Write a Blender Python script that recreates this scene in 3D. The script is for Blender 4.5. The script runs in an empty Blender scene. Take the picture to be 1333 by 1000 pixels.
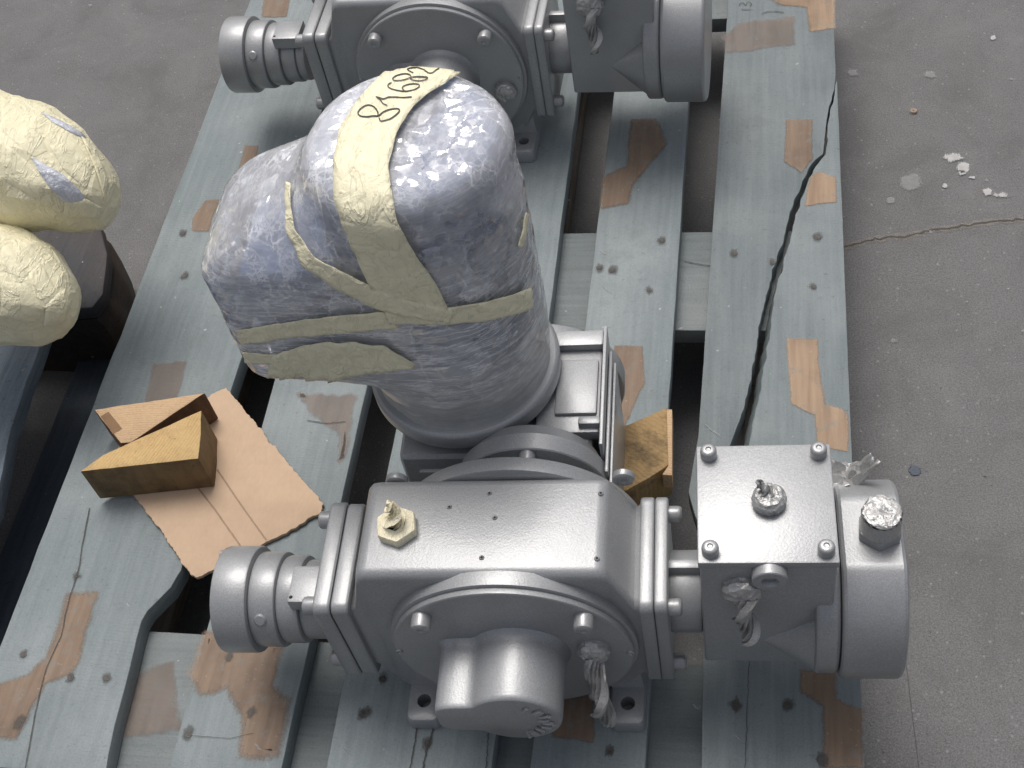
import bpy, bmesh, math, random
from math import sin, cos, pi, radians, sqrt
from mathutils import Vector, Matrix, noise
from mathutils.bvhtree import BVHTree
from mathutils.geometry import convex_hull_2d
R = random.Random(7)
S = bpy.context.scene
COL = S.collection

# ------------------------------------------------------------------ camera
CAM_LOC = Vector((0.31301745, -0.36915016, 1.20764354))
CAM_ROT = (0.65770972, 0.14206128, 0.12333174)
FPX = 1700.753 / 1333.0
cd = bpy.data.cameras.new('camera'); cam = bpy.data.objects.new('camera', cd); COL.objects.link(cam)
cam.location = CAM_LOC; cam.rotation_euler = CAM_ROT
cd.sensor_width = 36; cd.lens = 36 * FPX; cd.clip_start = .02; cd.clip_end = 400
S.camera = cam
# ------------------------------------------------------------------ sky and sun
SUN_EL, SUN_AZ = 68, 20          # sun stands beyond the pallet (+Y), a little to the left
w = bpy.data.worlds.new('World'); S.world = w; w.use_nodes = True
wn = w.node_tree.nodes; bg = wn['Background']
sky = wn.new('ShaderNodeTexSky'); sky.sky_type = 'NISHITA'; sky.sun_disc = False
sky.sun_elevation = radians(SUN_EL); sky.sun_rotation = radians(-SUN_AZ)
sky.air_density = 1.0; sky.dust_density = 7.0; sky.ozone_density = 1.0
hs = wn.new('ShaderNodeHueSaturation'); hs.inputs['Saturation'].default_value = .5     # a milky, hazy sky
w.node_tree.links.new(sky.outputs[0], hs.inputs['Color']); w.node_tree.links.new(hs.outputs[0], bg.inputs[0]); bg.inputs[1].default_value = 0.115
sd = bpy.data.lights.new('sun', 'SUN'); sun = bpy.data.objects.new('sun', sd); COL.objects.link(sun)
sd.energy = 1.45; sd.angle = radians(30); sd.color = (1, .98, .955)
az = radians(SUN_AZ); el = radians(SUN_EL)
sdir = Vector((-sin(az) * cos(el), cos(az) * cos(el), sin(el)))
sun.rotation_euler = sdir.to_track_quat('Z', 'Y').to_euler(); sun.location = sdir * 8
S.view_settings.view_transform = 'Standard'; S.view_settings.look = 'None'
S.view_settings.exposure = 0.05; S.view_settings.gamma = 1

# ------------------------------------------------------------------ survey helper: sight line of a photo point met with a real plane
from mathutils import Euler
CM = Euler(CAM_ROT).to_matrix()
def ray(x, y):
    return CM @ Vector(((x - 666.5) / 1700.753, -(y - 500) / 1700.753, -1.0))
def at(x, y, z=.144):
    d = ray(x, y); t = (z - CAM_LOC.z) / d.z
    return CAM_LOC + d * t
PT = .144      # top of the pallet boards

# ------------------------------------------------------------------ materials
class NT:
    def __init__(s, name):
        s.m = bpy.data.materials.new(name); s.m.use_nodes = True
        s.t = s.m.node_tree; s.b = s.t.nodes['Principled BSDF']; s.out = s.t.nodes['Material Output']
        tc = s.t.nodes.new('ShaderNodeTexCoord'); s.obj = tc.outputs['Object']
        s.oi = s.t.nodes.new('ShaderNodeObjectInfo')
    def n(s, ty, **kw):
        nd = s.t.nodes.new('ShaderNode' + ty)
        for k, v in kw.items():
            k2 = k.replace('_', ' ')
            if k in ('operation', 'blend_type', 'data_type', 'feature', 'distance', 'wave_type', 'bands_direction', 'attribute_name', 'rings_direction', 'invert', 'noise_type', 'layer_name'): setattr(nd, k, v)
            else: s.put(nd, k2 if not k.startswith('i') or not k[1:].isdigit() else int(k[1:]), v)
        return nd
    def put(s, nd, k, v):
        i = nd.inputs[k]
        if hasattr(v, 'is_output') or isinstance(v, bpy.types.NodeSocket): s.t.links.new(v, i)
        elif isinstance(v, (tuple, list)) and len(v) == 3 and i.type == 'RGBA': i.default_value = (*v, 1)
        else: i.default_value = v
    def map(s, scale=(1, 1, 1), rot=(0, 0, 0), rand=0, src=None):
        mp = s.n('Mapping', Scale=scale, Rotation=rot)
        s.t.links.new(src or s.obj, mp.inputs[0])
        if rand:
            v = s.n('VectorMath', operation='SCALE', i0=(rand, rand * .7, rand * 1.3)); s.put(v, 'Scale', s.oi.outputs['Random'])
            s.t.links.new(v.outputs[0], mp.inputs['Location'])
        return mp.outputs[0]
    def noise(s, vec, scale, detail=4, rough=.55, dist=0):
        return s.n('TexNoise', Vector=vec, Scale=scale, Detail=detail, Roughness=rough, Distortion=dist).outputs[0]
    def ramp(s, fac, *stops):
        nd = s.t.nodes.new('ShaderNodeValToRGB'); s.t.links.new(fac, nd.inputs[0]); e = nd.color_ramp.elements
        while len(e) < len(stops): e.new(.5)
        for el_, (p, c) in zip(e, stops):
            el_.position = p; el_.color = (*c, 1) if isinstance(c, (tuple, list)) else (c, c, c, 1)
        return nd.outputs[0]
    def mix(s, f, a, b, mode='MIX'):
        nd = s.t.nodes.new('ShaderNodeMix'); nd.data_type = 'RGBA'; nd.blend_type = mode
        for i, v in ((0, f), (6, a), (7, b)): s.put(nd, i, v)
        return nd.outputs[2]
    def math(s, op, a, b=0.0, c=None, clamp=False):
        nd = s.t.nodes.new('ShaderNodeMath'); nd.operation = op; nd.use_clamp = clamp
        s.put(nd, 0, a); s.put(nd, 1, b)
        if c is not None: s.put(nd, 2, c)
        return nd.outputs[0]
    def bump(s, h, strength=.3, dist=.001, prev=None):
        nd = s.n('Bump', Strength=strength, Distance=dist, Height=h)
        if prev is not None: s.t.links.new(prev, nd.inputs['Normal'])
        return nd.outputs[0]
    def set(s, **kw):
        for k, v in kw.items(): s.put(s.b, k.replace('_', ' '), v)
        return s

def m_silver(name, base=(.345, .352, .36), rough=.45, crumple=0, metal=.36):
    t = NT(name); v = t.map(rand=3)
    sp = t.noise(v, 900, 2, .6); big = t.noise(v, 22, 4)
    col = t.mix(t.ramp(sp, (.35, .0), (.72, 1.)), tuple(c * .86 for c in base), tuple(min(c * 1.14, 1) for c in base))
    col = t.mix(t.ramp(big, (.45, 0.), (.75, .35)), col, tuple(c * .72 for c in base))
    op = t.noise(v, 600, 2, .5); b = t.bump(op, .14, .001)
    b = t.bump(t.noise(v, 70, 3), .05, .003, b)
    if crumple:
        vo = t.n('TexVoronoi', Vector=t.map(scale=(1, 1, .6)), Scale=150.0, feature='DISTANCE_TO_EDGE').outputs[0]
        b = t.bump(vo, .5 * crumple, .006, b); b = t.bump(t.noise(v, 140, 4, .6, 1.5), .7 * crumple, .005, b)
    t.set(Base_Color=col, Metallic=metal, Roughness=t.math('ADD', rough - .05, t.math('MULTIPLY', sp, .1)), Normal=b, Coat_Weight=.4, Coat_Roughness=.12, Coat_Normal=b)
    return t.m

def m_plank(name, dark, light, worn=(.42, .44, .44), grain=1.0, rough=.62, dirt=(.12, .12, .11), along='y'):
    t = NT(name)
    sc = {'y': (1, .045, 1), 'x': (.045, 1, 1)}[along]
    v = t.map(scale=sc, rand=9); vi = t.map(rand=9)
    f1 = t.noise(v, 160, 5, .65); f2 = t.noise(v, 42, 4, .6, .6); bg_ = t.noise(vi, 7, 4); fl = t.noise(vi, 190, 3, .7)
    col = t.mix(t.ramp(f1, (.3, 0.), (.7, 1.)), dark, light)
    col = t.mix(t.ramp(f2, (.52, 0.), (.8, .3 * grain)), col, tuple(c * .62 for c in dark))
    col = t.mix(t.ramp(bg_, (.45, 0.), (.72, .5)), col, worn)
    d2 = t.noise(vi, 16, 5, .7); col = t.mix(t.ramp(d2, (.56, 0.), (.8, .6)), col, tuple(c * .62 for c in light))
    col = t.mix(t.ramp(fl, (.63, 0.), (.74, .7)), col, dirt)
    gr = t.noise(vi, 620, 3, .75); col = t.mix(t.ramp(gr, (.5, 0.), (.8, .45)), col, tuple(c * .5 for c in dark)); col = t.mix(t.ramp(gr, (.2, .3), (.45, 0.)), col, worn)
    col = t.mix(t.ramp(t.noise(t.map(rand=4), 120, 2, .5), (.74, 0.), (.78, .6)), col, (.55, .56, .55))
    # fine saw marks across the grain
    sw = t.n('TexWave', Vector=t.map(rot=(0, 0, .06)), Scale=90.0, Distortion=7.0, Detail=3.0, bands_direction='Y' if along == 'y' else 'X').outputs[1]
    sm = t.math('MULTIPLY', t.ramp(sw, (.0, 1.), (.16, 0.)), t.ramp(t.noise(vi, 9, 3), (.5, 0.), (.66, 1.)))
    col = t.mix(t.math('MULTIPLY', sm, .22), col, tuple(c * .45 for c in dark))
    tint = t.ramp(t.oi.outputs['Random'], (0., .86), (1., 1.1)); col = t.mix(1., col, tint, 'MULTIPLY')
    b = t.bump(f1, .35, .0016); b = t.bump(t.noise(vi, 260, 4, .7), .35, .0012, b); b = t.bump(sm, -.3, .001, b)
    t.set(Base_Color=col, Roughness=t.math('ADD', rough - .1, t.math('MULTIPLY', fl, .25)), Normal=b, Specular_IOR_Level=.35)
    return t.m

def fade_alpha(t, shader, scale=220, amt=.55, mx=1.0):
    at_ = t.n('Attribute'); at_.attribute_name = 'fade'
    no = t.math('ADD', t.math('MULTIPLY', t.noise(t.map(rand=5), scale, 4, .7), .5), t.math('MULTIPLY', t.noise(t.map(scale=(1, .12, 1), rand=5), scale, 4, .7), .5))
    a = t.math('ADD', at_.outputs['Fac'], t.math('MULTIPLY', t.math('SUBTRACT', no, .5), amt * 3))
    a = t.ramp(a, (.28, 0.), (.72, mx))
    tr = t.n('BsdfTransparent'); mx_ = t.n('MixShader', i0=a); t.t.links.new(tr.outputs[0], mx_.inputs[1]); t.t.links.new(shader, mx_.inputs[2])
    t.t.links.new(mx_.outputs[0], t.out.inputs[0])

def m_bare(name, dark=(.20, .132, .09), light=(.31, .22, .15), mx=.8, amt=.42, scale=420):
    t = NT(name); v = t.map(scale=(1, .06, 1), rand=9); vi = t.map(rand=9)
    f = t.noise(v, 130, 5, .65); col = t.mix(t.ramp(f, (.3, 0.), (.72, 1.)), dark, light)
    col = t.mix(t.ramp(t.noise(vi, 18, 4), (.5, 0.), (.8, .7)), col, tuple(c * .55 for c in dark))
    col = t.mix(t.ramp(t.noise(vi, 240, 3, .7), (.66, 0.), (.74, .7)), col, (.62, .47, .33))
    col = t.mix(t.ramp(t.noise(vi, 75, 5, .75), (.54, 0.), (.66, .55)), col, (.22, .235, .23))
    t.set(Base_Color=col, Roughness=.62, Normal=t.bump(f, .4, .0015), Specular_IOR_Level=.35)
    fade_alpha(t, t.b.outputs[0], scale, amt, mx)
    return t.m

def m_mark(name, col, mx=1.0, amt=.5, scale=260, rough=.7):
    t = NT(name); v = t.map(rand=3)
    t.set(Base_Color=t.mix(t.noise(v, 150, 3), tuple(c * .75 for c in col), tuple(min(1, c * 1.2) for c in col)), Roughness=rough)
    fade_alpha(t, t.b.outputs[0], scale, amt, mx)
    return t.m

def m_wood(name, a, b, ring=38, stain=(.1, .06, .03), st=.5, centre=(0, 0, 0)):
    t = NT(name)
    mp = t.n('Mapping'); t.t.links.new(t.obj, mp.inputs[0]); mp.inputs['Location'].default_value = centre; mp.inputs['Scale'].default_value = (1, 1, .25)
    wv = t.n('TexWave', wave_type='RINGS', rings_direction='SPHERICAL', Vector=mp.outputs[0], Scale=float(ring), Distortion=5.0, Detail=4.0, Detail_Scale=3.0, Detail_Roughness=.65)
    vi = t.map(rand=9); fib = t.noise(t.map(scale=(1, 1, .1), rand=9), 220, 4, .6)
    col = t.mix(t.math('MULTIPLY', t.ramp(wv.outputs[1], (.4, 0.), (.95, .8)), t.ramp(t.noise(vi, 40, 3), (.3, .2), (.7, 1.))), a, b)
    col = t.mix(t.math('MULTIPLY', fib, .5), col, tuple(c * .62 for c in a))
    col = t.mix(t.ramp(t.noise(vi, 32, 5, .7), (.48, 0.), (.72, st)), col, stain)
    col = t.mix(t.ramp(t.noise(vi, 170, 3, .7), (.64, 0.), (.76, .55)), col, tuple(c * .5 for c in stain))
    t.set(Base_Color=col, Roughness=.68, Normal=t.bump(t.noise(vi, 190, 5, .75), .6, .003, t.bump(wv.outputs[1], .2, .001)), Specular_IOR_Level=.3)
    return t.m

def m_concrete():
    t = NT('concrete'); v = t.map()
    g = t.noise(v, 320, 4, .8); b_ = t.noise(v, 4.5, 6, .6); m = t.noise(v, 38, 5, .7)
    col = t.mix(t.ramp(g, (.25, 0.), (.75, 1.)), (.071, .0705, .071), (.170, .169, .169))
    col = t.mix(t.ramp(b_, (.35, .0), (.7, .5)), col, (.11, .109, .108))
    col = t.mix(t.ramp(m, (.5, 0.), (.8, .35)), col, (.175, .171, .166))
    hf = t.noise(v, 620, 3, .75); col = t.mix(t.ramp(hf, (.42, 0.), (.72, .7)), col, (.27, .268, .265)); col = t.mix(t.ramp(t.noise(t.map(rot=(0, 0, .7)), 480, 3, .75), (.52, 0.), (.75, .6)), col, (.05, .049, .048))
    st_ = t.noise(t.map(rot=(0, 0, 2.)), 9, 6, .7, .6); col = t.mix(t.ramp(st_, (.48, 0.), (.74, .55)), col, (.085, .083, .081)); col = t.mix(t.ramp(st_, (.24, .4), (.44, 0.)), col, (.22, .218, .214))
    vo = t.n('TexVoronoi', Vector=t.map(rot=(0, 0, .4)), Scale=170.0, Randomness=1.0)
    sc_ = t.n('SeparateColor', i0=vo.outputs['Color']); rnd = sc_.outputs[0]
    light = t.math('MULTIPLY', t.math('LESS_THAN', t.math('ADD', vo.outputs[0], t.math('MULTIPLY', hf, .3)), t.math('MULTIPLY', rnd, .42)), t.math('GREATER_THAN', rnd, .85))
    col = t.mix(t.math('MULTIPLY', light, t.math('MULTIPLY', sc_.outputs[1], .5)), col, (.34, .335, .325))
    dk = t.math('GREATER_THAN', t.noise(t.map(rot=(0, 0, 1.1)), 140, 3, .6), .70)
    col = t.mix(t.math('MULTIPLY', dk, .45), col, (.06, .058, .055))
    b = t.bump(g, .45, .0015); b = t.bump(m, .2, .003, b)
    t.set(Base_Color=col, Roughness=.78, Normal=b, Specular_IOR_Level=.35)
    return t.m

def m_simple(name, col, rough=.6, metal=0, nscale=60, var=.25, bump=.15, bd=.001):
    t = NT(name); v = t.map(rand=5); n_ = t.noise(v, nscale, 5, .65)
    t.set(Base_Color=t.mix(n_, tuple(c * (1 - var) for c in col), tuple(min(1, c * (1 + var)) for c in col)), Roughness=rough, Metallic=metal, Normal=t.bump(n_, bump, bd))
    return t.m

def m_tape(name, col=(.90, .84, .60), rough=.5):
    t = NT(name); v = t.map()
    cr = t.noise(t.map(scale=(1, 1, .35)), 420, 3, .6); wr = t.noise(v, 55, 5, .62, 1.2); bl = t.noise(v, 26, 4)
    vo = t.n('TexVoronoi', Vector=t.map(scale=(1, .8, 1), rot=(.4, .3, 0)), Scale=46.0, feature='DISTANCE_TO_EDGE').outputs[0]
    c = t.mix(t.ramp(bl, (.35, 0.), (.7, .5)), col, tuple(x * .8 for x in col)); c = t.mix(t.ramp(t.noise(v, 130, 3, .7), (.68, 0.), (.78, .3 if name.startswith('mask') else 0.)), c, (.25, .2, .1))
    # grey overspray low down on the wrap, where the paint gun reached it
    z = t.n('SeparateXYZ', Vector=t.obj).outputs[2]
    if name.startswith('masking'):
        os_ = t.ramp(t.math('ADD', z, t.math('MULTIPLY', t.math('SUBTRACT', bl, .5), .06)), (.25, .3), (.34, .0))
        c = t.mix(os_, c, (.58, .56, .45))
    rg = t.ramp(t.math('ABSOLUTE', t.math('SUBTRACT', wr, .5)), (0., 1.), (.06, 0.)); c = t.mix(t.math('MULTIPLY', rg, .07), c, tuple(x * .62 for x in col))
    b = t.bump(cr, .25, .0008); b = t.bump(wr, .5, .004, b); b = t.bump(rg, .12, .001, b); b = t.bump(t.ramp(vo, (0., 0.), (.10, 1.)), .3 if name.startswith('mask') else .1, .0015, b); fo = t.noise(t.map(scale=(1, .3, .6), rot=(.3, .2, .5)), 60, 4, .6, .8); b = t.bump(t.ramp(t.math('ABSOLUTE', t.math('SUBTRACT', fo, .5)), (0., 1.), (.05, 0.)), .4, .002, b)
    t.set(Base_Color=c, Roughness=rough, Normal=b, Specular_IOR_Level=.4, Subsurface_Weight=0.0)
    return t.m

def m_film(name, overspray=True):
    """stretch film: milky layers you can partly see through, crinkled into small glossy facets"""
    t = NT(name); v = t.map()
    z = t.n('SeparateXYZ', Vector=t.obj).outputs[2]
    wn_ = t.n('TexNoise', Vector=v, Scale=30.0, Detail=5.0, Roughness=.65).outputs[1]
    warp = t.n('VectorMath', operation='ADD', i0=v, i1=t.n('VectorMath', operation='MULTIPLY', i0=wn_, i1=(.022, .022, .022)).outputs[0]).outputs[0]
    def cells(scale, sc, rot=(0, 0, 0)):
        mp = t.map(scale=sc, rot=rot, src=warp)
        c = t.n('TexVoronoi', Vector=mp, Scale=scale, Randomness=1.0); e = t.n('TexVoronoi', Vector=mp, Scale=scale, feature='DISTANCE_TO_EDGE', Randomness=1.0)
        return c.outputs['Color'], e.outputs[0]
    c1, e1 = cells(62.0, (1, .5, 1.2), (.4, .2, .6)); c2, e2 = cells(165.0, (.4, 1, 1), (.1, .7, 1.9)); c4, e4 = cells(130.0, (1, .35, .6), (.9, .1, 2.6)); c3, e3 = cells(60.0, (.2, .2, 2.6), (.22, .38, .2))
    up = t.ramp(z, (.325, .0), (.395, 1.))             # bunched, many-layered film over the tops
    side = t.math('SUBTRACT', 1.0, up)
    geo = t.n('NewGeometry').outputs['Normal']
    def tilt(vec, col, k):
        d = t.n('VectorMath', operation='SUBTRACT', i0=col, i1=(.5, .5, .5)).outputs[0]
        sc_ = t.n('VectorMath', operation='SCALE', i0=d); t.put(sc_, 'Scale', k)
        return t.n('VectorMath', operation='ADD', i0=vec, i1=sc_.outputs[0]).outputs[0]
    nn = tilt(geo, c1, t.math('ADD', .10, t.math('MULTIPLY', t.math('MULTIPLY', up, .40), 1.0))); nn = tilt(nn, c2, t.math('ADD', .08, t.math('MULTIPLY', up, .55))); nn = tilt(nn, c4, t.math('ADD', .06, t.math('MULTIPLY', up, .34))); nn = tilt(nn, c3, t.math('MULTIPLY', side, .5))
    nn = t.n('VectorMath', operation='NORMALIZE', i0=nn).outputs[0]
    streak = t.noise(t.map(scale=(.25, .25, 2.6), rot=(.25, .4, .2)), 60, 5, .7, .4)
    line = t.ramp(t.math('ABSOLUTE', t.math('SUBTRACT', streak, .5)), (0., 1.), (.034, 0.))
    s1 = t.n('SeparateColor', i0=c1).outputs[0]; s2 = t.n('SeparateColor', i0=c2).outputs[1]
    def val(c, k=0): return t.n('SeparateColor', i0=c).outputs[k]
    l1, le1 = cells(17.0, (1, 1, .55), (.5, .3, .2)); l2, le2 = cells(30.0, (.6, 1, .8), (.2, .9, 1.1))
    area = t.ramp(t.noise(v, 12, 3), (.40, .25), (.62, 1.))      # where the film is bunched most
    fog = t.math('ADD', .17, t.math('MULTIPLY', up, .07))
    fog = t.math('ADD', fog, t.math('ADD', t.math('MULTIPLY', val(l1), .24), t.math('MULTIPLY', val(l2, 1), .14)))
    ledge = t.math('MAXIMUM', t.ramp(le1, (0., 1.), (.02, 0.)), t.ramp(le2, (0., 1.), (.022, 0.)))
    msk = t.math('MULTIPLY', t.ramp(t.noise(v, 55, 3), (.46, 0.), (.64, 1.)), area); msk2 = t.math('MULTIPLY', t.ramp(t.noise(t.map(rot=(1, 0, 1)), 50, 3), (.46, 0.), (.62, 1.)), area)
    crease = t.math('MAXIMUM', t.math('MULTIPLY', t.ramp(e1, (0., 1.), (.05, 0.)), msk), t.math('MULTIPLY', t.math('MAXIMUM', t.ramp(e2, (0., 1.), (.10, 0.)), t.ramp(e4, (0., 1.), (.09, 0.))), msk2))
    fog = t.math('ADD', fog, t.math('MULTIPLY', ledge, t.ramp(t.noise(v, 24, 3), (.45, 0.), (.6, .3))))
    fog = t.math('ADD', fog, t.math('MULTIPLY', crease, t.math('ADD', .06, t.math('MULTIPLY', up, .5))))
    fog = t.math('ADD', fog, t.math('MULTIPLY', line, t.math('MULTIPLY', t.math('ADD', side, .25), .46)))
    nn = tilt(nn, l1, .16); nn = tilt(nn, l2, .14); nn = t.n('VectorMath', operation='NORMALIZE', i0=nn).outputs[0]
    thin = t.math('MULTIPLY', t.ramp(z, (.385, 0.), (.405, 1.), (.44, 1.), (.452, 0.)), t.ramp(t.noise(v, 14, 4), (.42, 0.), (.62, .8)))
    thin = t.math('MULTIPLY', thin, t.ramp(t.n('SeparateXYZ', Vector=t.obj).outputs[0], (.0, 1.)) if False else t.math('SMOOTH_MIN', 1.0, t.math('MULTIPLY', t.math('ADD', t.n('SeparateXYZ', Vector=t.obj).outputs[0], .055), 30.0, clamp=True), 0.0))
    fog = t.math('MULTIPLY', fog, t.math('SUBTRACT', 1.0, thin))
    fog = t.math('ADD', fog, t.math('MULTIPLY', t.n('LayerWeight', Blend=.25).outputs[1], .3), clamp=True)
    dif = t.n('BsdfDiffuse', Color=(.93, .94, .975)); trl = t.n('BsdfTranslucent', Color=(.93, .94, .975))
    body = t.n('MixShader', i0=.2); t.t.links.new(dif.outputs[0], body.inputs[1]); t.t.links.new(trl.outputs[0], body.inputs[2])
    tr = t.n('BsdfTransparent', Color=(.98, .985, 1.))
    a = t.n('MixShader', i0=fog); t.t.links.new(tr.outputs[0], a.inputs[1]); t.t.links.new(body.outputs[0], a.inputs[2])
    gl = t.n('BsdfGlossy', Color=(.98, .985, 1.), Roughness=.08, Normal=nn)
    fr = t.n('Fresnel', IOR=1.5)
    g = t.n('MixShader', i0=t.math('ADD', t.math('MULTIPLY', fr.outputs[0], 1.1), .10, clamp=True)); t.t.links.new(a.outputs[0], g.inputs[1]); t.t.links.new(gl.outputs[0], g.inputs[2])
    last = g.outputs[0]
    if overspray:
        pn = t.noise(v, 30, 4)
        m = t.ramp(t.math('ADD', z, t.math('MULTIPLY', t.math('SUBTRACT', pn, .5), .05)), (.225, .8), (.285, .0))
        sp = t.noise(v, 700, 2); t.set(Base_Color=t.mix(sp, (.42, .42, .41), (.54, .54, .525)), Metallic=.1, Roughness=.36, Normal=t.n('VectorMath', operation='NORMALIZE', i0=tilt(geo, c3, .35)).outputs[0])
        o = t.n('MixShader', i0=m); t.t.links.new(last, o.inputs[1]); t.t.links.new(t.b.outputs[0], o.inputs[2]); last = o.outputs[0]
    t.t.links.new(last, t.out.inputs[0])
    return t.m

def m_card():
    t = NT('cardboard'); v = t.map()
    fl = t.n('TexWave', Vector=t.map(rot=(0, 0, .56)), Scale=42.0, Distortion=.4, bands_direction='X').outputs[1]
    n_ = t.noise(v, 40, 5, .6); f = t.noise(t.map(scale=(1, .3, 1)), 420, 3)
    c = t.mix(t.ramp(n_, (.35, 0.), (.7, .6)), (.56, .41, .285), (.49, .355, .245)); c = t.mix(t.math('MULTIPLY', f, .3), c, (.33, .22, .15))
    t.set(Base_Color=c, Roughness=.8, Normal=t.bump(n_, .2, .002, t.bump(fl, .06, .001)), Specular_IOR_Level=.2)
    return t.m

SILVER = m_silver('silver_paint')
SILVER_DARK = m_silver('silver_paint_bolt', (.35, .355, .36), .40, 0, .36)
FOIL = m_silver('painted_tape', (.42, .418, .41), .38, .3, .36)
PLANK = m_plank('blue_grey_paint', (.160, .190, .196), (.218, .250, .256), worn=(.315, .34, .345))
CROSS = m_plank('blue_grey_paint_cross', (.142, .165, .168), (.20, .225, .227), worn=(.28, .30, .30), along='x')
OLD = m_plank('dark_blue_paint', (.03, .042, .06), (.06, .075, .098), worn=(.10, .115, .135), dirt=(.03, .025, .02))
OLDEDGE = m_plank('black_worn_wood', (.018, .016, .015), (.05, .042, .038), worn=(.14, .075, .03), dirt=(.01, .01, .01))
BLOCKW = m_plank('block_wood', (.11, .09, .07), (.22, .19, .15))
BARE = m_bare('bare_wood_wear')
BAREL = m_bare('bare_wood_light', (.29, .19, .12), (.47, .33, .215))
BAREF = m_bare('bare_wood_faint', (.20, .15, .12), (.31, .25, .21), .55, .6, 90)
PALE = m_wood('pale_pine', (.62, .43, .26), (.44, .27, .14), 110, (.25, .15, .08), .2, (-.02, .35, 0))
YELLOW = m_wood('yellow_pine', (.62, .43, .20), (.46, .28, .11), 95, (.24, .13, .05), .3, (.3, -.1, 0))
BROWNW = m_wood('stained_wood', (.40, .27, .125), (.29, .18, .08), 70, (.045, .033, .024), .9, (.2, .3, 0))
DARKW = m_wood('dark_sawn_wood', (.23, .155, .075), (.14, .09, .045), 20, (.035, .028, .018), .7)  # darker brown sawn wood for the side faces of the front wedge
REDDISH = m_wood('dark_red_wood', (.17, .09, .05), (.11, .055, .03), 30, (.04, .02, .012), .5)
CARD = m_card(); CONC = m_concrete()
TAPE = m_tape('masking_tape'); PAPER = m_tape('yellow_wrap_tape', (.86, .80, .56), .46)
FILM = m_film('stretch_film'); FILM2 = m_film('stretch_film_clear', False)
BLUE = m_simple('blue_motor_paint', (.035, .115, .33), .35, 0, 40, .2)
STEEL = m_simple('rusty_nail', (.14, .135, .13), .5, .6, 400, .5, .4)
BLACK = m_simple('dark_hole', (.02, .02, .02), .8)
INK = m_simple('marker_ink', (.03, .026, .022), .6)
CHIP = m_mark('white_paint_chip', (.48, .475, .465), .85, .9, 420)
SCUFF = m_mark('pale_scuff', (.36, .36, .355), .5, .9, 300)
CRACKM = m_mark('crack_dirt', (.055, .05, .045), .9, .5, 120)
STAIN = m_mark('nail_rust_stain', (.075, .072, .066), .5, 1.0, 400)
DUST = m_mark('crack_dust', (.26, .235, .205), .6, .7, 60)

# ------------------------------------------------------------------ geometry helpers
def fin(bm, name, mat, parent=None, sharp=35, smooth=True):
    bmesh.ops.remove_doubles(bm, verts=bm.verts, dist=1e-6)
    bmesh.ops.recalc_face_normals(bm, faces=bm.faces)
    me = bpy.data.meshes.new(name); bm.to_mesh(me); bm.free()
    me.materials.append(mat)
    if smooth:
        me.polygons.foreach_set('use_smooth', [True] * len(me.polygons))
        me.set_sharp_from_angle(angle=radians(sharp))
    o = bpy.data.objects.new(name, me); COL.objects.link(o)
    if parent: o.parent = parent
    return o
def empty(name, loc, rz=0):
    o = bpy.data.objects.new(name, None); COL.objects.link(o); o.location = loc; o.rotation_euler = (0, 0, rz)
    o.empty_display_size = .05
    return o
def tag(o, label=None, cat=None, group=None, kind=None):
    for k, v in (('label', label), ('category', cat), ('group', group), ('kind', kind)):
        if v: o[k] = v
    return o
def box(bm, x0, x1, y0, y1, z0, z1, bev=.002, seg=2):
    r = bmesh.ops.create_cube(bm, size=1)
    for v in r['verts']:
        v.co = Vector(((x0 + x1) / 2 + v.co.x * (x1 - x0), (y0 + y1) / 2 + v.co.y * (y1 - y0), (z0 + z1) / 2 + v.co.z * (z1 - z0)))
    if bev:
        es = list({e for v in r['verts'] for e in v.link_edges})
        bmesh.ops.bevel(bm, geom=es, offset=bev, segments=seg, profile=.6, affect='EDGES')
AX = {'x': lambda t, a, b: Vector((t, a, b)), 'y': lambda t, a, b: Vector((a, t, b)), 'z': lambda t, a, b: Vector((a, b, t))}
def lathe(bm, ax, ca, cb, prof, n=48, fn=None):
    """prof: list of (t, r) along axis; r=0 closes"""
    rings = []
    for t, r in prof:
        if r <= 1e-7: rings.append([bm.verts.new(AX[ax](t, ca, cb))]); continue
        ring = []
        for i in range(n):
            a = 2 * pi * i / n; k = fn(a) if fn else 1
            ring.append(bm.verts.new(AX[ax](t, ca + r * k * cos(a), cb + r * k * sin(a))))
        rings.append(ring)
    for p, q in zip(rings, rings[1:]):
        if len(p) == 1 and len(q) == 1: continue
        for i in range(n):
            j = (i + 1) % n
            if len(p) == 1: bm.faces.new((p[0], q[i], q[j]))
            elif len(q) == 1: bm.faces.new((p[i], p[j], q[0]))
            else: bm.faces.new((p[i], p[j], q[j], q[i]))
def cyl(bm, ax, ca, cb, t0, t1, r, bev=.0015, n=48):
    s_ = 1 if t1 > t0 else -1; b = bev * s_
    lathe(bm, ax, ca, cb, [(t0, 0), (t0, r - bev), (t0 + b * .3, r - bev * .3), (t0 + b, r), (t1 - b, r), (t1 - b * .3, r - bev * .3), (t1, r - bev), (t1, 0)], n)
def bolt(bm, ax, ca, cb, t0, h, r):
    s_ = 1 if h > 0 else -1; t1 = t0 + h; b = .0012 * s_
    lathe(bm, ax, ca, cb, [(t0, r), (t1 - 2.6 * b, r), (t1 - 1.2 * b, r * .95), (t1 - .35 * b, r * .8), (t1, r * .58), (t1, r * .36), (t1 - .9 * b, r * .26), (t1 - 1. * b, 0)], 22)
def hexfn(a):
    k = (a % (pi / 3)) - pi / 6
    return cos(pi / 6) / cos(k)
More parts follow.
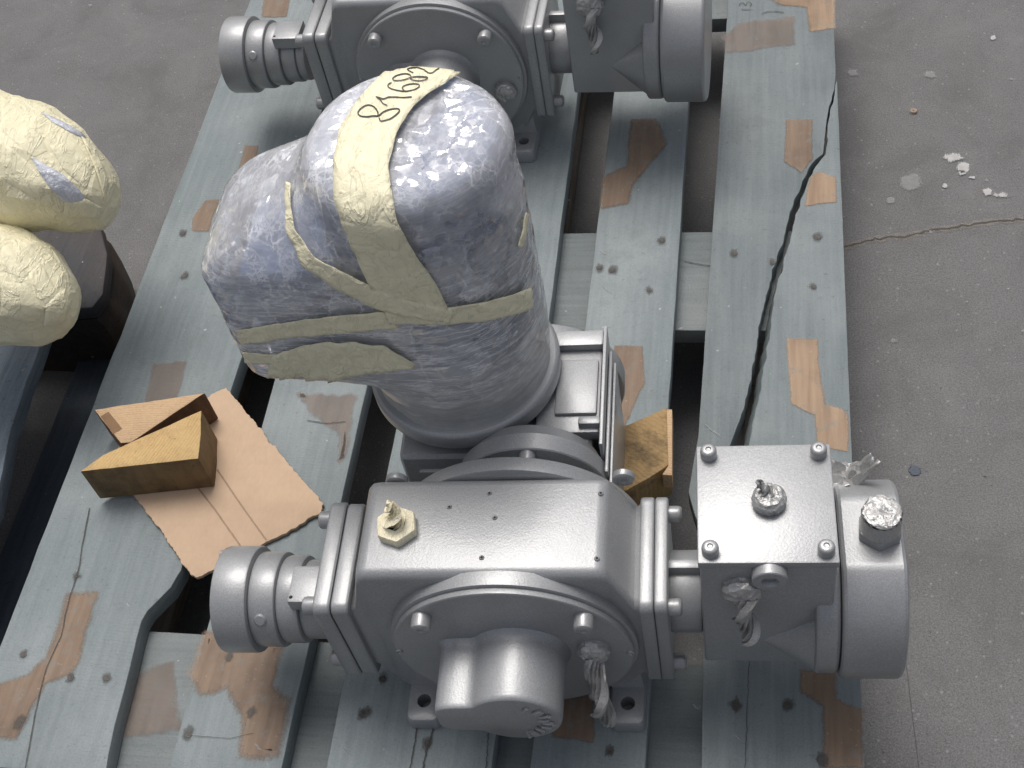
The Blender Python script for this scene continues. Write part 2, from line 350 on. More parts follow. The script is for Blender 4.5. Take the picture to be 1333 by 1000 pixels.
def prism(bm, poly, z0, z1, bev=.0015):
    vb = [bm.verts.new((p[0], p[1], z0)) for p in poly]; vt = [bm.verts.new((p[0], p[1], z1)) for p in poly]
    n = len(poly); faces = [bm.faces.new(vt), bm.faces.new(vb[::-1])]
    for i in range(n): faces.append(bm.faces.new((vb[i], vb[(i + 1) % n], vt[(i + 1) % n], vt[i])))
    bmesh.ops.recalc_face_normals(bm, faces=faces)
    if bev:
        es = [e for f in faces for e in f.edges]; es = [e for e in set(es) if len(e.link_faces) == 2 and e.calc_face_angle(0) > .6]
        bmesh.ops.bevel(bm, geom=es, offset=bev, segments=2, profile=.5, affect='EDGES', clamp_overlap=True)
def rrect(cy, cz, hy, hz, r, n=6):
    pts = []
    for k, (sy, sz) in enumerate(((1, 1), (-1, 1), (-1, -1), (1, -1))):
        for i in range(n + 1):
            a = pi / 2 * (k + i / n); pts.append((cy + sy * (hy - r) + r * cos(a), cz + sz * (hz - r) + r * sin(a)))
    return pts
def loft(bm, secs, cap=True):
    rings = [[bm.verts.new(p) for p in s_] for s_ in secs]; n = len(rings[0])
    for p, q in zip(rings, rings[1:]):
        for i in range(n): bm.faces.new((p[i], p[(i + 1) % n], q[(i + 1) % n], q[i]))
    if cap: bm.faces.new(rings[0][::-1]); bm.faces.new(rings[-1])
def resample(pl, n):
    pl = [Vector(p) for p in pl]; L = [0]
    for a, b in zip(pl, pl[1:]): L.append(L[-1] + (b - a).length)
    out = []
    for i in range(n):
        t = L[-1] * i / (n - 1); k = 0
        while k < len(L) - 2 and L[k + 1] < t: k += 1
        f = (t - L[k]) / max(L[k + 1] - L[k], 1e-9); out.append(pl[k].lerp(pl[k + 1], f))
    return out
def jag(poly, step=.006, amp=.0012, seed=0, fr=90):
    """closed outline resampled with small irregularity"""
    out = []; n = len(poly)
    for i in range(n):
        a = Vector(poly[i][:2]); b = Vector(poly[(i + 1) % n][:2]); L = (b - a).length; m = max(1, int(L / step)); d = (b - a); nn = Vector((-d.y, d.x)).normalized() if L else Vector((0, 0))
        for k in range(m):
            p = a + d * (k / m); q = noise.noise(Vector((p.x * fr, p.y * fr, seed + .5))) * amp
            out.append(p + nn * q)
    return out
def patch(name, poly, z, mat, parent, inset=.004, step=.006, amp=.003, seed=0):
    """a flat worn area / stain lying on a board: soft outline carried by the 'fade' attribute"""
    out = jag(poly, step, amp, seed); n = len(out)
    area = sum(out[i].x * out[(i + 1) % n].y - out[(i + 1) % n].x * out[i].y for i in range(n))
    if area < 0: out.reverse()
    bm = bmesh.new(); fa = bm.verts.layers.float.new('fade')
    def ringv(d, val):
        r_ = []
        for i in range(n):
            a, b, c = out[i - 1], out[i], out[(i + 1) % n]; t_ = (c - a); nn = Vector((-t_.y, t_.x)).normalized() if t_.length > 1e-9 else Vector((0, 0))
            v = bm.verts.new((b.x + nn.x * d, b.y + nn.y * d, z)); v[fa] = val; r_.append(v)
        return r_
    o_ = ringv(-inset, 0.); i_ = ringv(inset, 1.)
    for i in range(n):
        j = (i + 1) % n; bm.faces.new((o_[i], o_[j], i_[j], i_[i]))
    es = [bm.edges.get((i_[i], i_[(i + 1) % n])) for i in range(n)]
    bmesh.ops.triangle_fill(bm, use_beauty=True, edges=[e for e in es if e])
    for f in bm.faces:
        f.normal_update()
        if f.normal.z < 0: f.normal_flip()
    me = bpy.data.meshes.new(name); bm.to_mesh(me); bm.free(); me.materials.append(mat)
    o = bpy.data.objects.new(name, me); COL.objects.link(o)
    if parent: o.parent = parent
    return o
def strip(name, pts, widths, z, mat, parent, sub=6):
    """thin soft mark along a polyline (crack, scratch, ink)"""
    pts = [Vector(p[:2]) for p in pts]; n = len(pts); L = []; Rr = []
    poly = []
    for i, p in enumerate(pts):
        t_ = (pts[min(i + 1, n - 1)] - pts[max(i - 1, 0)]).normalized(); nn = Vector((-t_.y, t_.x)); wd = widths[i] if isinstance(widths, (list, tuple)) else widths
        L.append(p + nn * wd); Rr.append(p - nn * wd)
    bm = bmesh.new(); fa = bm.verts.layers.float.new('fade')
    C = [bm.verts.new((p.x, p.y, z)) for p in pts]; A_ = [bm.verts.new((p.x, p.y, z)) for p in L]; B_ = [bm.verts.new((p.x, p.y, z)) for p in Rr]
    for v in C: v[fa] = 1.
    for i in range(n - 1):
        bm.faces.new((B_[i], B_[i + 1], C[i + 1], C[i])); bm.faces.new((C[i], C[i + 1], A_[i + 1], A_[i]))
    bmesh.ops.recalc_face_normals(bm, faces=bm.faces)
    me = bpy.data.meshes.new(name); bm.to_mesh(me); bm.free(); me.materials.append(mat)
    o = bpy.data.objects.new(name, me); COL.objects.link(o)
    if parent: o.parent = parent
    return o
def tubebm(bm, pts, radii, n=14, fn=None, cap=True):
    """tube along a 3-D polyline; fn(i_frac, angle)->radius factor"""
    pts = [Vector(p) for p in pts]; m = len(pts); rings = []
    up = Vector((.13, .31, .94)).normalized(); t0 = (pts[1] - pts[0]).normalized(); u = t0.cross(up).normalized()
    for i, p in enumerate(pts):
        t_ = (pts[min(i + 1, m - 1)] - pts[max(i - 1, 0)]).normalized(); u = (u - t_ * u.dot(t_)).normalized(); v_ = t_.cross(u)
        ring = []
        for k in range(n):
            a = 2 * pi * k / n; r = radii[i] * (fn(i / (m - 1), a) if fn else 1)
            ring.append(bm.verts.new(p + u * (r * cos(a)) + v_ * (r * sin(a))))
        rings.append(ring)
    for p, q in zip(rings, rings[1:]):
        for k in range(n): bm.faces.new((p[k], p[(k + 1) % n], q[(k + 1) % n], q[k]))
    if cap: bm.faces.new(rings[0][::-1]); bm.faces.new(rings[-1])
def twist_tail(bm, path, rads, turns=1.0, seed=0, flat=.45, m=40, k=11):
    """a twisted end of tape: a pleated ribbon swept along a path while it turns"""
    pts = resample(path, m); nr = len(rads); rows = []
    up = Vector((.31, .13, .5)).normalized(); t0 = (pts[1] - pts[0]).normalized(); u = t0.cross(up).normalized()
    for i, p in enumerate(pts):
        f = i / (m - 1) * (nr - 1); a = min(int(f), nr - 2); r = rads[a] + (rads[a + 1] - rads[a]) * (f - a); F = i / (m - 1)
        t_ = (pts[min(i + 1, m - 1)] - pts[max(i - 1, 0)]).normalized(); u = (u - t_ * u.dot(t_)).normalized(); v_ = t_.cross(u)
        ang = turns * 2 * pi * F + seed; U_ = u * cos(ang) + v_ * sin(ang); V_ = v_ * cos(ang) - u * sin(ang)
        front, back = [], []
        for j in range(k):
            x = 2 * j / (k - 1) - 1
            zig = (.34 if j % 2 else -.34) * r * (1 - .5 * x * x) * (.7 + .6 * noise.noise(Vector((j * .9, F * 4, seed))))
            curl = .55 * r * x * x * sin(F * 5 + seed)
            w_ = r * x * (1 + .22 * noise.noise(Vector((x * 2, F * 5, seed + 3)))); q = p + U_ * w_ + V_ * (zig + curl)
            th = .0006 + .25 * r * (1 - x * x)
            front.append(bm.verts.new(q + V_ * th)); back.append(bm.verts.new(q - V_ * th))
        rows.append(front + back[::-1])
    n = 2 * k
    for p, q in zip(rows, rows[1:]):
        for j in range(n): bm.faces.new((p[j], p[(j + 1) % n], q[(j + 1) % n], q[j]))
    bm.faces.new(rows[0][::-1]); bm.faces.new(rows[-1])
def lump(bm, ax, ca, cb, prof, seed=0, amp=.12, fr=3.0, n=40, m=5):
    """lathe with crumpled surface"""
    pr = []
    for (t0, r0), (t1, r1) in zip(prof, prof[1:]):
        for k in range(m): pr.append((t0 + (t1 - t0) * k / m, r0 + (r1 - r0) * k / m))
    pr.append(prof[-1]); i0 = len(bm.verts); lathe(bm, ax, ca, cb, pr, n)
    bm.verts.ensure_lookup_table(); ctr = AX[ax]((prof[0][0] + prof[-1][0]) / 2, ca, cb); sc = max(r for _, r in prof)
    for v in list(bm.verts)[i0:]:
        d = v.co - ctr; q = d / sc
        k = abs(noise.noise(q * fr + Vector((seed, 0, 0)))) * 1.2 + .5 * abs(noise.noise(q * fr * 2.3 + Vector((0, seed, 0)))) - .35
        v.co += d.normalized() * (-k * amp * sc)

# ------------------------------------------------------------------ ground
bm = bmesh.new(); bmesh.ops.create_grid(bm, x_segments=2, y_segments=2, size=60)
ground = tag(fin(bm, 'ground', CONC, None, smooth=False), kind='structure')
def g2(*pts): return [at(x, y, .0) for x, y in pts]
crk = resample([p.to_3d() for p in g2((1098, 322), (1130, 314), (1158, 309), (1180, 309), (1205, 301), (1232, 298), (1258, 294), (1290, 289), (1333, 286), (1420, 280))], 60)
for i, p in enumerate(crk): p.y += .004 * noise.noise(Vector((i * .7, 0, 1))); p.x += .002 * noise.noise(Vector((i * .9, 4, 1)))
strip('crack_dust_band', crk, [.009 + .005 * noise.noise(Vector((i * .5, 2, 2))) for i in range(60)], .0006, DUST, ground)
strip('floor_crack', crk, [.0026 + .0016 * noise.noise(Vector((i * .8, 9, 2))) for i in range(60)], .0010, CRACKM, ground)
j2 = resample([p.to_3d() for p in g2((1178, 850), (1186, 920), (1196, 1000), (1203, 1050))], 20)
strip('floor_crack', j2, .0009, .0008, m_mark('faint_joint', (.10, .098, .095), .5, .6, 120), ground)
for i, (x, y, a, b) in enumerate(((1184, 239, 17, 11), (1240, 206, 12, 6), (1254, 219, 8, 7), (1252, 226, 5, 3), (1285, 251, 7, 5), (1304, 255, 9, 3), (1230, 243, 4, 3), (1265, 232, 4, 2), (1285, 236, 3, 2), (1160, 262, 6, 4), (1110, 95, 7, 5), (1211, 98, 8, 5), (1293, 50, 4, 3), (1316, 104, 5, 3), (1186, 148, 3, 2), (1211, 303, 3, 3), (1163, 445, 8, 4), (1258, 394, 4, 3), (1312, 377, 3, 2), (1331, 432, 4, 3), (1307, 451, 3, 2), (1282, 620, 5, 2), (1212, 566, 3, 3), (1290, 540, 2, 2), (60, 72, 3, 2), (118, 8, 4, 3), (70, 100, 2, 2), (165, 60, 2, 2), (1182, 66, 3, 2), (1205, 90, 2, 2), (1240, 780, 3, 2), (1300, 850, 3, 2), (1230, 940, 2, 2))):
    pts = [at(x + a * cos(t * pi / 5) * R.uniform(.7, 1.2), y + b * sin(t * pi / 5) * R.uniform(.7, 1.2), 0) for t in range(10)] if i < 13 else [at(x + a * .55 * cos(t * pi / 5), y + b * .55 * sin(t * pi / 5), 0) for t in range(10)]
    patch('paint_chip', pts, .0016, CHIP if i not in (0, 8, 9, 10, 11, 16) and i < 13 else SCUFF, ground, min(.005, a * .00035), .004, .001, i)
bm = bmesh.new()
for i in range(50):                                  # loose grit lying on the floor
    x, y = (R.uniform(1105, 1333), R.uniform(0, 1000)) if i % 4 else (R.uniform(20, 280), R.uniform(0, 160))
    p = at(x, y, .001); s_ = R.uniform(.0004, .0009)
    r_ = bmesh.ops.create_icosphere(bm, subdivisions=1, radius=s_)
    for v in r_['verts']: v.co = Vector((v.co.x * R.uniform(.8, 1.4), v.co.y, v.co.z * .7)) + p
tag(fin(bm, 'floor_grit', m_simple('grit', (.2, .195, .19), .8), None), kind='stuff')
p = at(1191, 613, 0); bm = bmesh.new(); lump(bm, 'z', p.x, p.y, [(0, 0.0065), (.0012, .006), (.0016, 0)], 4, .5, 2)
tag(fin(bm, 'plastic_scrap', m_simple('blue_grey_scrap', (.075, .09, .115), .7), None), 'small flat dark blue scrap lying on the bare concrete right of the pallet', 'scrap')
p = at(1189, 146, 0)
bm = bmesh.new(); lump(bm, 'z', p.x, p.y, [(0, .005), (.003, .0042), (.004, 0)], 2, .4, 2)
tag(fin(bm, 'pebble', m_simple('tan_stone', (.33, .26, .2), .8), None), 'small tan pebble on the concrete above the white paint chips', 'pebble')

# ------------------------------------------------------------------ main pallet
pal = tag(empty('wooden_pallet', (0, .6, 0)), 'blue-grey painted wooden pallet with a long split board, under both silver gear drives', 'pallet')
INV = Matrix.Translation((0, -.6, 0))
def padd(o): o.parent = pal; o.matrix_parent_inverse = INV; return o
def XY(*px, z=PT): return [at(x, y, z).xy for x, y in px]
def Xat(pxpts, y):
    """x on the straight line through surveyed points at depth y"""
    a, b = at(*pxpts[0]), at(*pxpts[1]); return a.x + (b.x - a.x) * (y - a.y) / (b.y - a.y)
def plank(name, poly, z0, z1, mat, seed=0, amp=.0007, bev=.0014, label=None, st=.025):
    bm = bmesh.new(); prism(bm, jag(poly, st, amp, seed), z0, z1, bev); o = fin(bm, name, mat)
    o.data.transform(Matrix.Translation((0, 0, 0))); padd(o)
    if label: o['label'] = label
    return o
ZB = PT - .022
# left board with its near corner broken away
l = XY((330, 430), (314, 466), (302, 503), (266, 625), (236, 742), (231, 750), (222, 764), (207, 780), (192, 795), (184, 808), (178, 830), (171, 862), (163, 893), (149, 945), (140, 985), (137, 1010))
plank('plank', [(-.4, -.003), (-.4, 1.2), (l[0].x, 1.2), (l[0].x, .62)] + l + [(l[-1].x - .003, -.003)], ZB, PT, PLANK, 1, .0011, label='broad left plank with its near inner corner broken away')
a, b = ((352, 513), (268, 823)), ((474, 520), (404, 832))
plank('plank', [(Xat(a, 0), 0), (Xat(a, 1.2), 1.2), (Xat(b, 1.2), 1.2), (Xat(b, 0), 0)], ZB, PT, PLANK, 2)
a, b = ((510, 583), (427, 986)), ((750, 140), (642, 985))
plank('plank', [(Xat(a, 0), .004), (Xat(a, 1.2), 1.2), (Xat(b, 1.2), 1.2), (Xat(b, 0), .004)], ZB, PT, PLANK, 3)
a, b = ((787, 219), (692, 985)), ((896, 140), (840, 1000))
plank('plank', [(Xat(a, 0), -.002), (Xat(a, 1.2), 1.2), (Xat(b, 1.2), 1.2), (Xat(b, 0), -.002)], ZB, PT, PLANK, 4)
CL = [(1088, 98), (1085.5, 122), (1079, 139), (1075.5, 160), (1072, 200), (1060, 209), (1050, 224), (1045, 238), (1029.6, 272), (1019, 316), (1011, 335), (1007.5, 350), (999, 378), (989, 422), (980, 480), (970, 527), (951, 578)]
CR = [(1087.6, 110), (1086.6, 124), (1081.5, 141), (1078, 162), (1075, 202), (1063, 214), (1055, 228), (1050, 242), (1037, 276), (1027, 318), (1021, 334), (1019, 350), (1010, 374), (1004.5, 412), (999.5, 449), (991, 500), (982, 545), (975, 578)]
def torn(pl, sd):
    out = resample([q.to_3d() for q in pl], 90)
    return [Vector((q.x + .0026 * noise.noise(Vector((q.y * 75, sd, 0))) + .0011 * abs(noise.noise(Vector((q.y * 33, sd, 8)))) * noise.noise(Vector((q.y * 420, sd, 3))), q.y)) if 2 < i < 86 else q.xy for i, q in enumerate(out)]
lp = torn(XY(*CL), 1.); rp = torn(XY(*CR), 4.)
plank('plank', [XY((909, 568))[0], XY((945, 44))[0] , (Xat(((945, 44), (909, 568)), 1.2), 1.2), (.3985, 1.2)] + lp + XY((930, 640), (912, 690), (904, 668), (896, 640)), ZB, PT, PLANK, 5, .0003, .0006, 'left half of the split right-hand plank', .007)
tip = (.3999, rp[0].y + .008)
RB = resample([q.to_3d() for q in rp], 80)
def shear(o):
    for v in o.data.vertices:
        if v.co.z < PT - .004:
            m_ = min(RB, key=lambda q: (q.xy - v.co.xy).length)
            if (m_.xy - v.co.xy).length < .004 and m_.y < .68: v.co.x -= .0075 * min(1, (.68 - m_.y) / .2) * (PT - v.co.z) / .022
shear_o = plank('plank', [tip] + rp + XY((950, 650), (925, 720), (917, 780), (915, 860), (913, 1005)) + [(XY((913, 999))[0].x, 0), (.4, 0)], ZB, PT, PLANK, 5, .0003, .0006, 'right half of the split right-hand plank, broken off along a crack', .007); shear(shear_o)
ZC = ZB - .0005
for y0, y1, sk in ((0.004, .145, -.004), (.5275, .6725, 0), (1.055, 1.198, 0)):
    plank('crosspiece', [(-.397, y0), (-.397, y1 - sk), (.397, y1 + sk), (.397, y0)], ZC - .022, ZC, CROSS, 8)
    for x0, x1 in ((-.395, -.297), (-.072, .072), (.297, .395)):
        bm = bmesh.new(); box(bm, x0, x1, y0 + .002, y1 - .004, .0225, ZC - .0225, .003); padd(fin(bm, 'block', BLOCKW))
for x0, x1 in ((-.395, -.297), (-.072, .072), (.297, .395)):
    plank('bottom_board', [(x0, .002), (x0, 1.197), (x1, 1.197), (x1, .002)], .001, .022, BLOCKW, 9)
# worn bare patches
def wear(mat, px, seed, z=PT, ins=.0065, nm='bare_patch'):
    q_ = XY(*px, z=z); ins = min(ins, .075 * min(max(p.x for p in q_) - min(p.x for p in q_), max(p.y for p in q_) - min(p.y for p in q_)))
    padd(patch(nm, XY(*px, z=z), z + .0007, mat, None, ins, .006, .0015, seed))
wear(BARE, [(88, 774), (127, 772), (120, 790), (102, 864), (92, 877), (59, 891), (37, 932), (22, 961), (-2, 961), (-30, 900), (-2, 891), (37, 879), (61, 854), (78, 810)], 1)
wear(BAREF, [(200, 474), (242, 471), (234, 514), (225, 560), (185, 560), (190, 520)], 2)
wear(BARE, [(319, 190), (337, 190), (330, 215), (310, 225)], 3)
wear(BARE, [(268, 262), (285, 260), (272, 302), (250, 301), (250, 285)], 4)
wear(BARE, [(344, -8), (377, -8), (374, 22), (341, 23)], 5)
wear(BAREF, [(385, 512), (464, 515), (460, 534), (450, 595), (442, 605), (443, 568), (415, 545)], 6)
wear(BARE, [(268, 823), (369, 837), (355, 894), (377, 911), (362, 986), (314, 986), (316, 932), (296, 898), (262, 905), (245, 880)], 7, ins=.008)
wear(BARE, [(822, 156), (853, 156), (868, 187), (824, 241), (819, 265), (782, 272), (785, 231), (816, 217)], 8)
wear(BARE, [(800, 451), (836, 451), (839, 500), (817, 547), (799, 580), (796, 520)], 9)
wear(BARE, [(719, 900), (772, 895), (772, 966), (719, 959)], 10)
wear(BAREL, [(996, -4), (1086, -4), (1086, 37), (1055, 42), (1050, 10), (1016, 7)], 11, ins=.004)
wear(BAREF, [(965, 30), (1033, 22), (1036, 58), (945, 70), (942, 50)], 12, ins=.008)
wear(BARE, [(1023, 156), (1057, 156), (1057.5, 208), (1044, 226), (1021, 211)], 13, ins=.003)
wear(BAREL, [(1054, 232), (1066, 224), (1087.5, 231), (1089, 263.5), (1048, 268.6)], 14, ins=.003)
wear(BAREL, [(1024.5, 442), (1063.6, 442), (1067, 493), (1074, 527), (1098, 534), (1104, 541), (1104, 588), (1065, 582), (1060, 541), (1030, 527)], 15, ins=.003)
wear(BARE, [(1041, 873), (1087, 875), (1089, 911), (1122, 924), (1124, 1000), (1072, 1000), (1072, 920), (1045, 903)], 16)
wear(BAREF, [(160, 880), (225, 862), (235, 950), (160, 960)], 17, z=ZC, ins=.01)
# drips and scuffs of pale paint
for i, (x, y, L) in enumerate(((705, 192, 14), (712, 197, 8), (926, 560, 22), (935, 595, 10), (790, 378, 12), (450, 975, 14), (335, 972, 12), (905, 920, 8), (700, 815, 5), (960, 960, 10), (985, 52, 5), (1023, 62, 5), (1018, 69, 4), (785, 330, 10))):
    c = at(x, y); pts = [(c.x + .0006 * L * (k / 4 - .5) + R.uniform(-.001, .001), c.y - .0005 * L * (k / 4 - .5)) for k in range(6)]
    padd(strip('paint_scuff', pts, [.0006, .0012, .0016, .0014, .001, .0005], PT + .0011, SCUFF, None))
# long cracks in boards
for px, wd in (([(117, 662), (108, 710), (101, 750), (92, 775), (80, 830), (61, 870), (48, 920), (33, 1005)], .0011), ([(545, 935), (540, 970), (533, 1005)], .0012), ([(565, 935), (563, 955), (556, 975), (550, 1005)], .0014), ([(636, 955), (633, 1005)], .0008), ([(890, 323), (905, 326), (924, 329)], .0009), ([(975, 860), (972, 940), (970, 1005)], .0005), ([(330, 955), (300, 962), (245, 958)], .0004), ([(400, 548), (425, 552), (450, 550)], .0008)):
    pts = resample([at(*q) for q in px], 26)
    for i, q in enumerate(pts): q.x += .0012 * noise.noise(Vector((i * .6, wd * 1e4, 0)))
    zz = ZC if px[0][0] == 890 else PT
    padd(strip('board_crack', pts, wd, zz + .0013, CRACKM, None))
# nails
nail_bm = bmesh.new(); lathe(nail_bm, 'z', 0, 0, [(0, .0037), (.0005, .0034), (.0006, .0028), (.0002, .0018), (.0001, 0)], 10)
nail0 = fin(nail_bm, 'nail', STEEL); nail_me = nail0.data; bpy.data.objects.remove(nail0)
for i, (x, y) in enumerate(((31, 852), (92, 883), (139, 883), (25, 942), (100, 750), (245, 956), (328, 928), (299, 855), (956, 330), (1064, 309), (1059, 374), (957, 333), (845, 378), (797, 352), (557, 968), (794, 978), (498, 884), (478, 927), (958, 918), (1025, 918), (1070, 990), (238, 304), (240, 359), (862, 313), (472, 930), (780, 349), (1006, 342))):
    if i == 11: continue
    o = bpy.data.objects.new('nail', nail_me); COL.objects.link(o); c = at(x, y); s_ = R.uniform(.75, 1.15)
    o.location = (c.x, c.y, PT + .0002); o.rotation_euler = (R.uniform(-.1, .1), R.uniform(-.1, .1), R.uniform(0, 6)); o.scale = (s_, s_ * R.uniform(.8, 1.3), 1); padd(o)
    q = [Vector((c.x + .0048 * s_ * cos(k * pi / 4) * R.uniform(.7, 1.3), c.y + .0062 * s_ * sin(k * pi / 4) * R.uniform(.7, 1.3))) for k in range(8)]
    padd(patch('nail_stain', q, PT + .0015, STAIN, None, .0024, .003, .001, i))
# pencilled number on the far end of the split board
Z8 = lambda X, Y: at(940 + X / 8.331, Y / 8.331)
for st in ([(207, 108), (260, 112), (316, 110)], [(185, 70), (200, 40), (232, 40), (255, 68), (275, 30), (305, 35), (322, 55), (300, 70)], [(430, 155), (490, 135), (560, 130), (670, 143)], [(185, 0), (255, 30)]):
    if st[0] == (185, 0): continue
    padd(strip('pencil_writing', resample([Z8(*q) for q in st], 16), .0011, PT + .0014, CRACKM, None))

# ------------------------------------------------------------------ neighbouring dark pallet on the left
p2 = tag(empty('wooden_pallet', (-.75, .3, 0)), 'dark blue weathered pallet with black rounded corner, under the yellow-wrapped bundles', 'pallet')
INV2 = Matrix.Translation((.75, -.3, 0))
def padd2(o): o.parent = p2; o.matrix_parent_inverse = INV2; return o
e0, e1, e2, e3 = [q for q in XY((60, 425), (36, 495), (14, 560), (-6, 660), z=.14)]
bm = bmesh.new(); prism(bm, jag([e0 + Vector((.008, .03)), e0, e1, e2, e3, e3 + Vector((-.02, -.25)), e3 + Vector((-.17, -.25)), e0 + Vector((-.17, .03))], .02, .002, 3), .118, .14, .002)
padd2(fin(bm, 'plank', m_plank('weathered_blue', (.10, .13, .16), (.20, .24, .28), worn=(.26, .30, .33), dirt=(.03, .03, .03))))
for k in range(2):
    bm = bmesh.new(); prism(bm, jag([e0 + Vector((-.21 - .14 * k, .03)), e3 + Vector((-.21 - .14 * k, -.25)), e3 + Vector((-.33 - .14 * k, -.25)), e0 + Vector((-.33 - .14 * k, .03))], .02, .001, 3 + k), .118, .14, .002); padd2(fin(bm, 'plank', OLD))
c = XY((80, 292), (116, 284), (130, 292), (140, 330), (134, 382), (120, 400), (60, 404), z=.12)
bm = bmesh.new(); prism(bm, jag(c + [c[-1] + Vector((-.3, 0)), c[0] + Vector((-.3, 0))], .02, .0008, 5), .098, .12, .004); padd2(fin(bm, 'crosspiece', m_plank('stained_corner', (.03, .03, .034), (.06, .062, .068), worn=(.085, .06, .042), dirt=(.02, .015, .01))))
cc = [q for q in c]
bm = bmesh.new(); ring = []
for z_, ex in ((.001, -.004), (.012, .0), (.05, .002), (.085, .001), (.0975, -.004)):
    pts_ = jag([Vector((q.x + ex, q.y)) for q in cc] + [Vector((cc[-1].x - .1, cc[-1].y)), Vector((cc[0].x - .1, cc[0].y))], .012, .0012, 7)
    ring.append([(q.x, q.y, z_) for q in pts_])
loft(bm, ring); padd2(fin(bm, 'block', OLDEDGE, sharp=50))
bb = XY((150, 420), (10, 760), z=.02)
x1 = -.425
bm = bmesh.new(); prism(bm, jag([(x1 - .1, -.15), (x1 - .1, .6), (x1 - .005, .6), (x1 - .005, -.15)], .03, .001, 9), .001, .022, .002); padd2(fin(bm, 'bottom_board', OLD))

# ------------------------------------------------------------------ gear drive
UO = Vector((.1176, .0812, PT)); UTH = radians(2.7)
unit = tag(empty('gear_drive', UO, UTH), 'silver painted gear drive in front, its motor wrapped in clear film with a numbered tape', 'gear drive', 'silver gear drives on the pallet')
UM = Matrix.Translation(UO) @ Matrix.Rotation(UTH, 4, 'Z'); UI = UM.inverted()
LC = UI @ CAM_LOC
def lray(x, y): return (UI.to_3x3() @ ray(x, y)).normalized()
def U(name, bm, mat=SILVER, par=None, **k): return fin(bm, name, mat, par or unit, **k)
def L2(x, y, ax, v):
    d = lray(x, y); i = 'xyz'.index(ax); return LC + d * ((v - LC[i]) / d[i])
CX, CZ, AY = .0035, .112, .057
# housing
bm = bmesh.new()
secs = []
for x, y0, y1, z0, z1, r in ((-.1215, .011, .103, .062, .162, .007), (-.117, .011, .103, .058, .166, .007), (-.1085, .0158, .104, .012, .2035, .009), (-.1045, .0147, .104, .010, .2088, .009), (-.0985, .0145, .104, .010, .21, .0085),
                             (.0765, .0145, .104, .010, .21, .0085), (.0822, .0147, .104, .010, .2088, .009), (.0862, .0156, .104, .012, .2045, .009), (.104, .010, .103, .050, .170, .008), (.1075, .009, .104, .048, .172, .008)):
    secs.append([(x, a_, b_) for a_, b_ in rrect((y0 + y1) / 2, (z0 + z1) / 2, (y1 - y0) / 2, (z1 - z0) / 2, r)])
loft(bm, secs); hous = U('housing', bm, sharp=50)
bm = bmesh.new(); lathe(bm, 'y', CX, CZ, [(.018, .1003), (.014, .1003), (.0115, .1003), (.0065, .0998), (.006, .0990), (.006, .09)], 96); U('front_boss', bm, sharp=40)
bm = bmesh.new(); lathe(bm, 'y', CX, CZ, [(.0085, .0955), (.0045, .0968), (.001, .0968), (.0003, .0961), (0, .0948), (0, 0)], 96); cover = U('cover_plate', bm)
for a_ in (44, 136, 224, 316):
    bm = bmesh.new(); bolt(bm, 'y', CX + .0875 * cos(radians(a_)), CZ + .0875 * sin(radians(a_)), 0, -.0125, .0078); U('bolt', bm, SILVER_DARK, cover)
for s_ in (-1, 1):
    bm = bmesh.new(); lathe(bm, 'y', CX + s_ * .094, CZ, [(0, .0032), (-.0008, .003), (-.0012, .0022), (-.0002, .0014), (.0, 0)], 14); U('set_screw', bm, SILVER_DARK, cover)
# hub with a squared side lobe: outline lofted out of the cover
def hub_outline(k, y):
    cx, cz, r = .0090, .1130, .0375 * k; pts = []
    for i in range(120):
        a_ = 2 * pi * i / 120; x, z = cx + r * cos(a_), cz + r * sin(a_)
        q = sqrt((x - cx) ** 2 + (z - cz) ** 2); pts.append((a_, q))
    out = []
    for a_, q in pts:
        d = Vector((cos(a_), sin(a_))); best = q
        # lobe: rounded rectangle reaching left, sampled by marching outwards
        t_ = q
        while t_ < .08:
            x, z = cx + d.x * t_, cz + d.y * t_; hx, hz = .020 * k, .0215 * k; lx, lz = cx - .042, cz - .001
            rr_ = .006; qx, qz = max(abs(x - lx) - hx + rr_, 0), max(abs(z - lz) - hz + rr_, 0)
            if sqrt(qx * qx + qz * qz) < rr_: best = t_
            t_ += .0004
        out.append((a_, best))
    n_ = len(out); sm = [b for _, b in out]
    for _ in range(4): sm = [(sm[i - 1] + 2 * sm[i] + sm[(i + 1) % n_]) / 4 for i in range(n_)]
    return [(cx + cos(a_) * q, y, cz + sin(a_) * q) for (a_, _), q in zip(out, sm)]
bm = bmesh.new(); loft(bm, [hub_outline(k, y) for k, y in ((1.12, .001), (1.06, -.002), (1.02, -.005), (1.0, -.009), (1.0, -.053), (.985, -.0555), (.955, -.0572), (.93, -.0577))]); hub = U('hub_cap', bm, sharp=45)
bm = bmesh.new()                                       # raised cast characters round the right of the cap face
for i, a_ in enumerate((62, 38, 20, 6, -8, -24, -42, -60, -74)):
    a_ = radians(a_); rx = .0225 if i % 3 else .0205
    c_ = Vector((.0090 + rx * 1.15 * cos(a_), -.0588, .1130 + rx * 1.15 * sin(a_)))
    t_ = Vector((cos(a_), 0, sin(a_))); n_ = Vector((-sin(a_), 0, cos(a_)))
    for s_ in ([(-1, 0, 1, 0)] if i in (0, 3, 5) else [(-1, .6, 1, .6), (-1, -.6, 1, -.6)] if i % 2 else [(-1, .5, 1, .5), (1, .5, 1, -.6)]):
        p0 = c_ + t_ * s_[0] * .0042 + n_ * s_[1] * .0022; p1 = c_ + t_ * s_[2] * .0042 + n_ * s_[3] * .0022
        tubebm(bm, [p0, (p0 + p1) / 2, p1], [.0015, .0020, .0015], 8)
U('cast_lettering', bm, SILVER_DARK, hub)
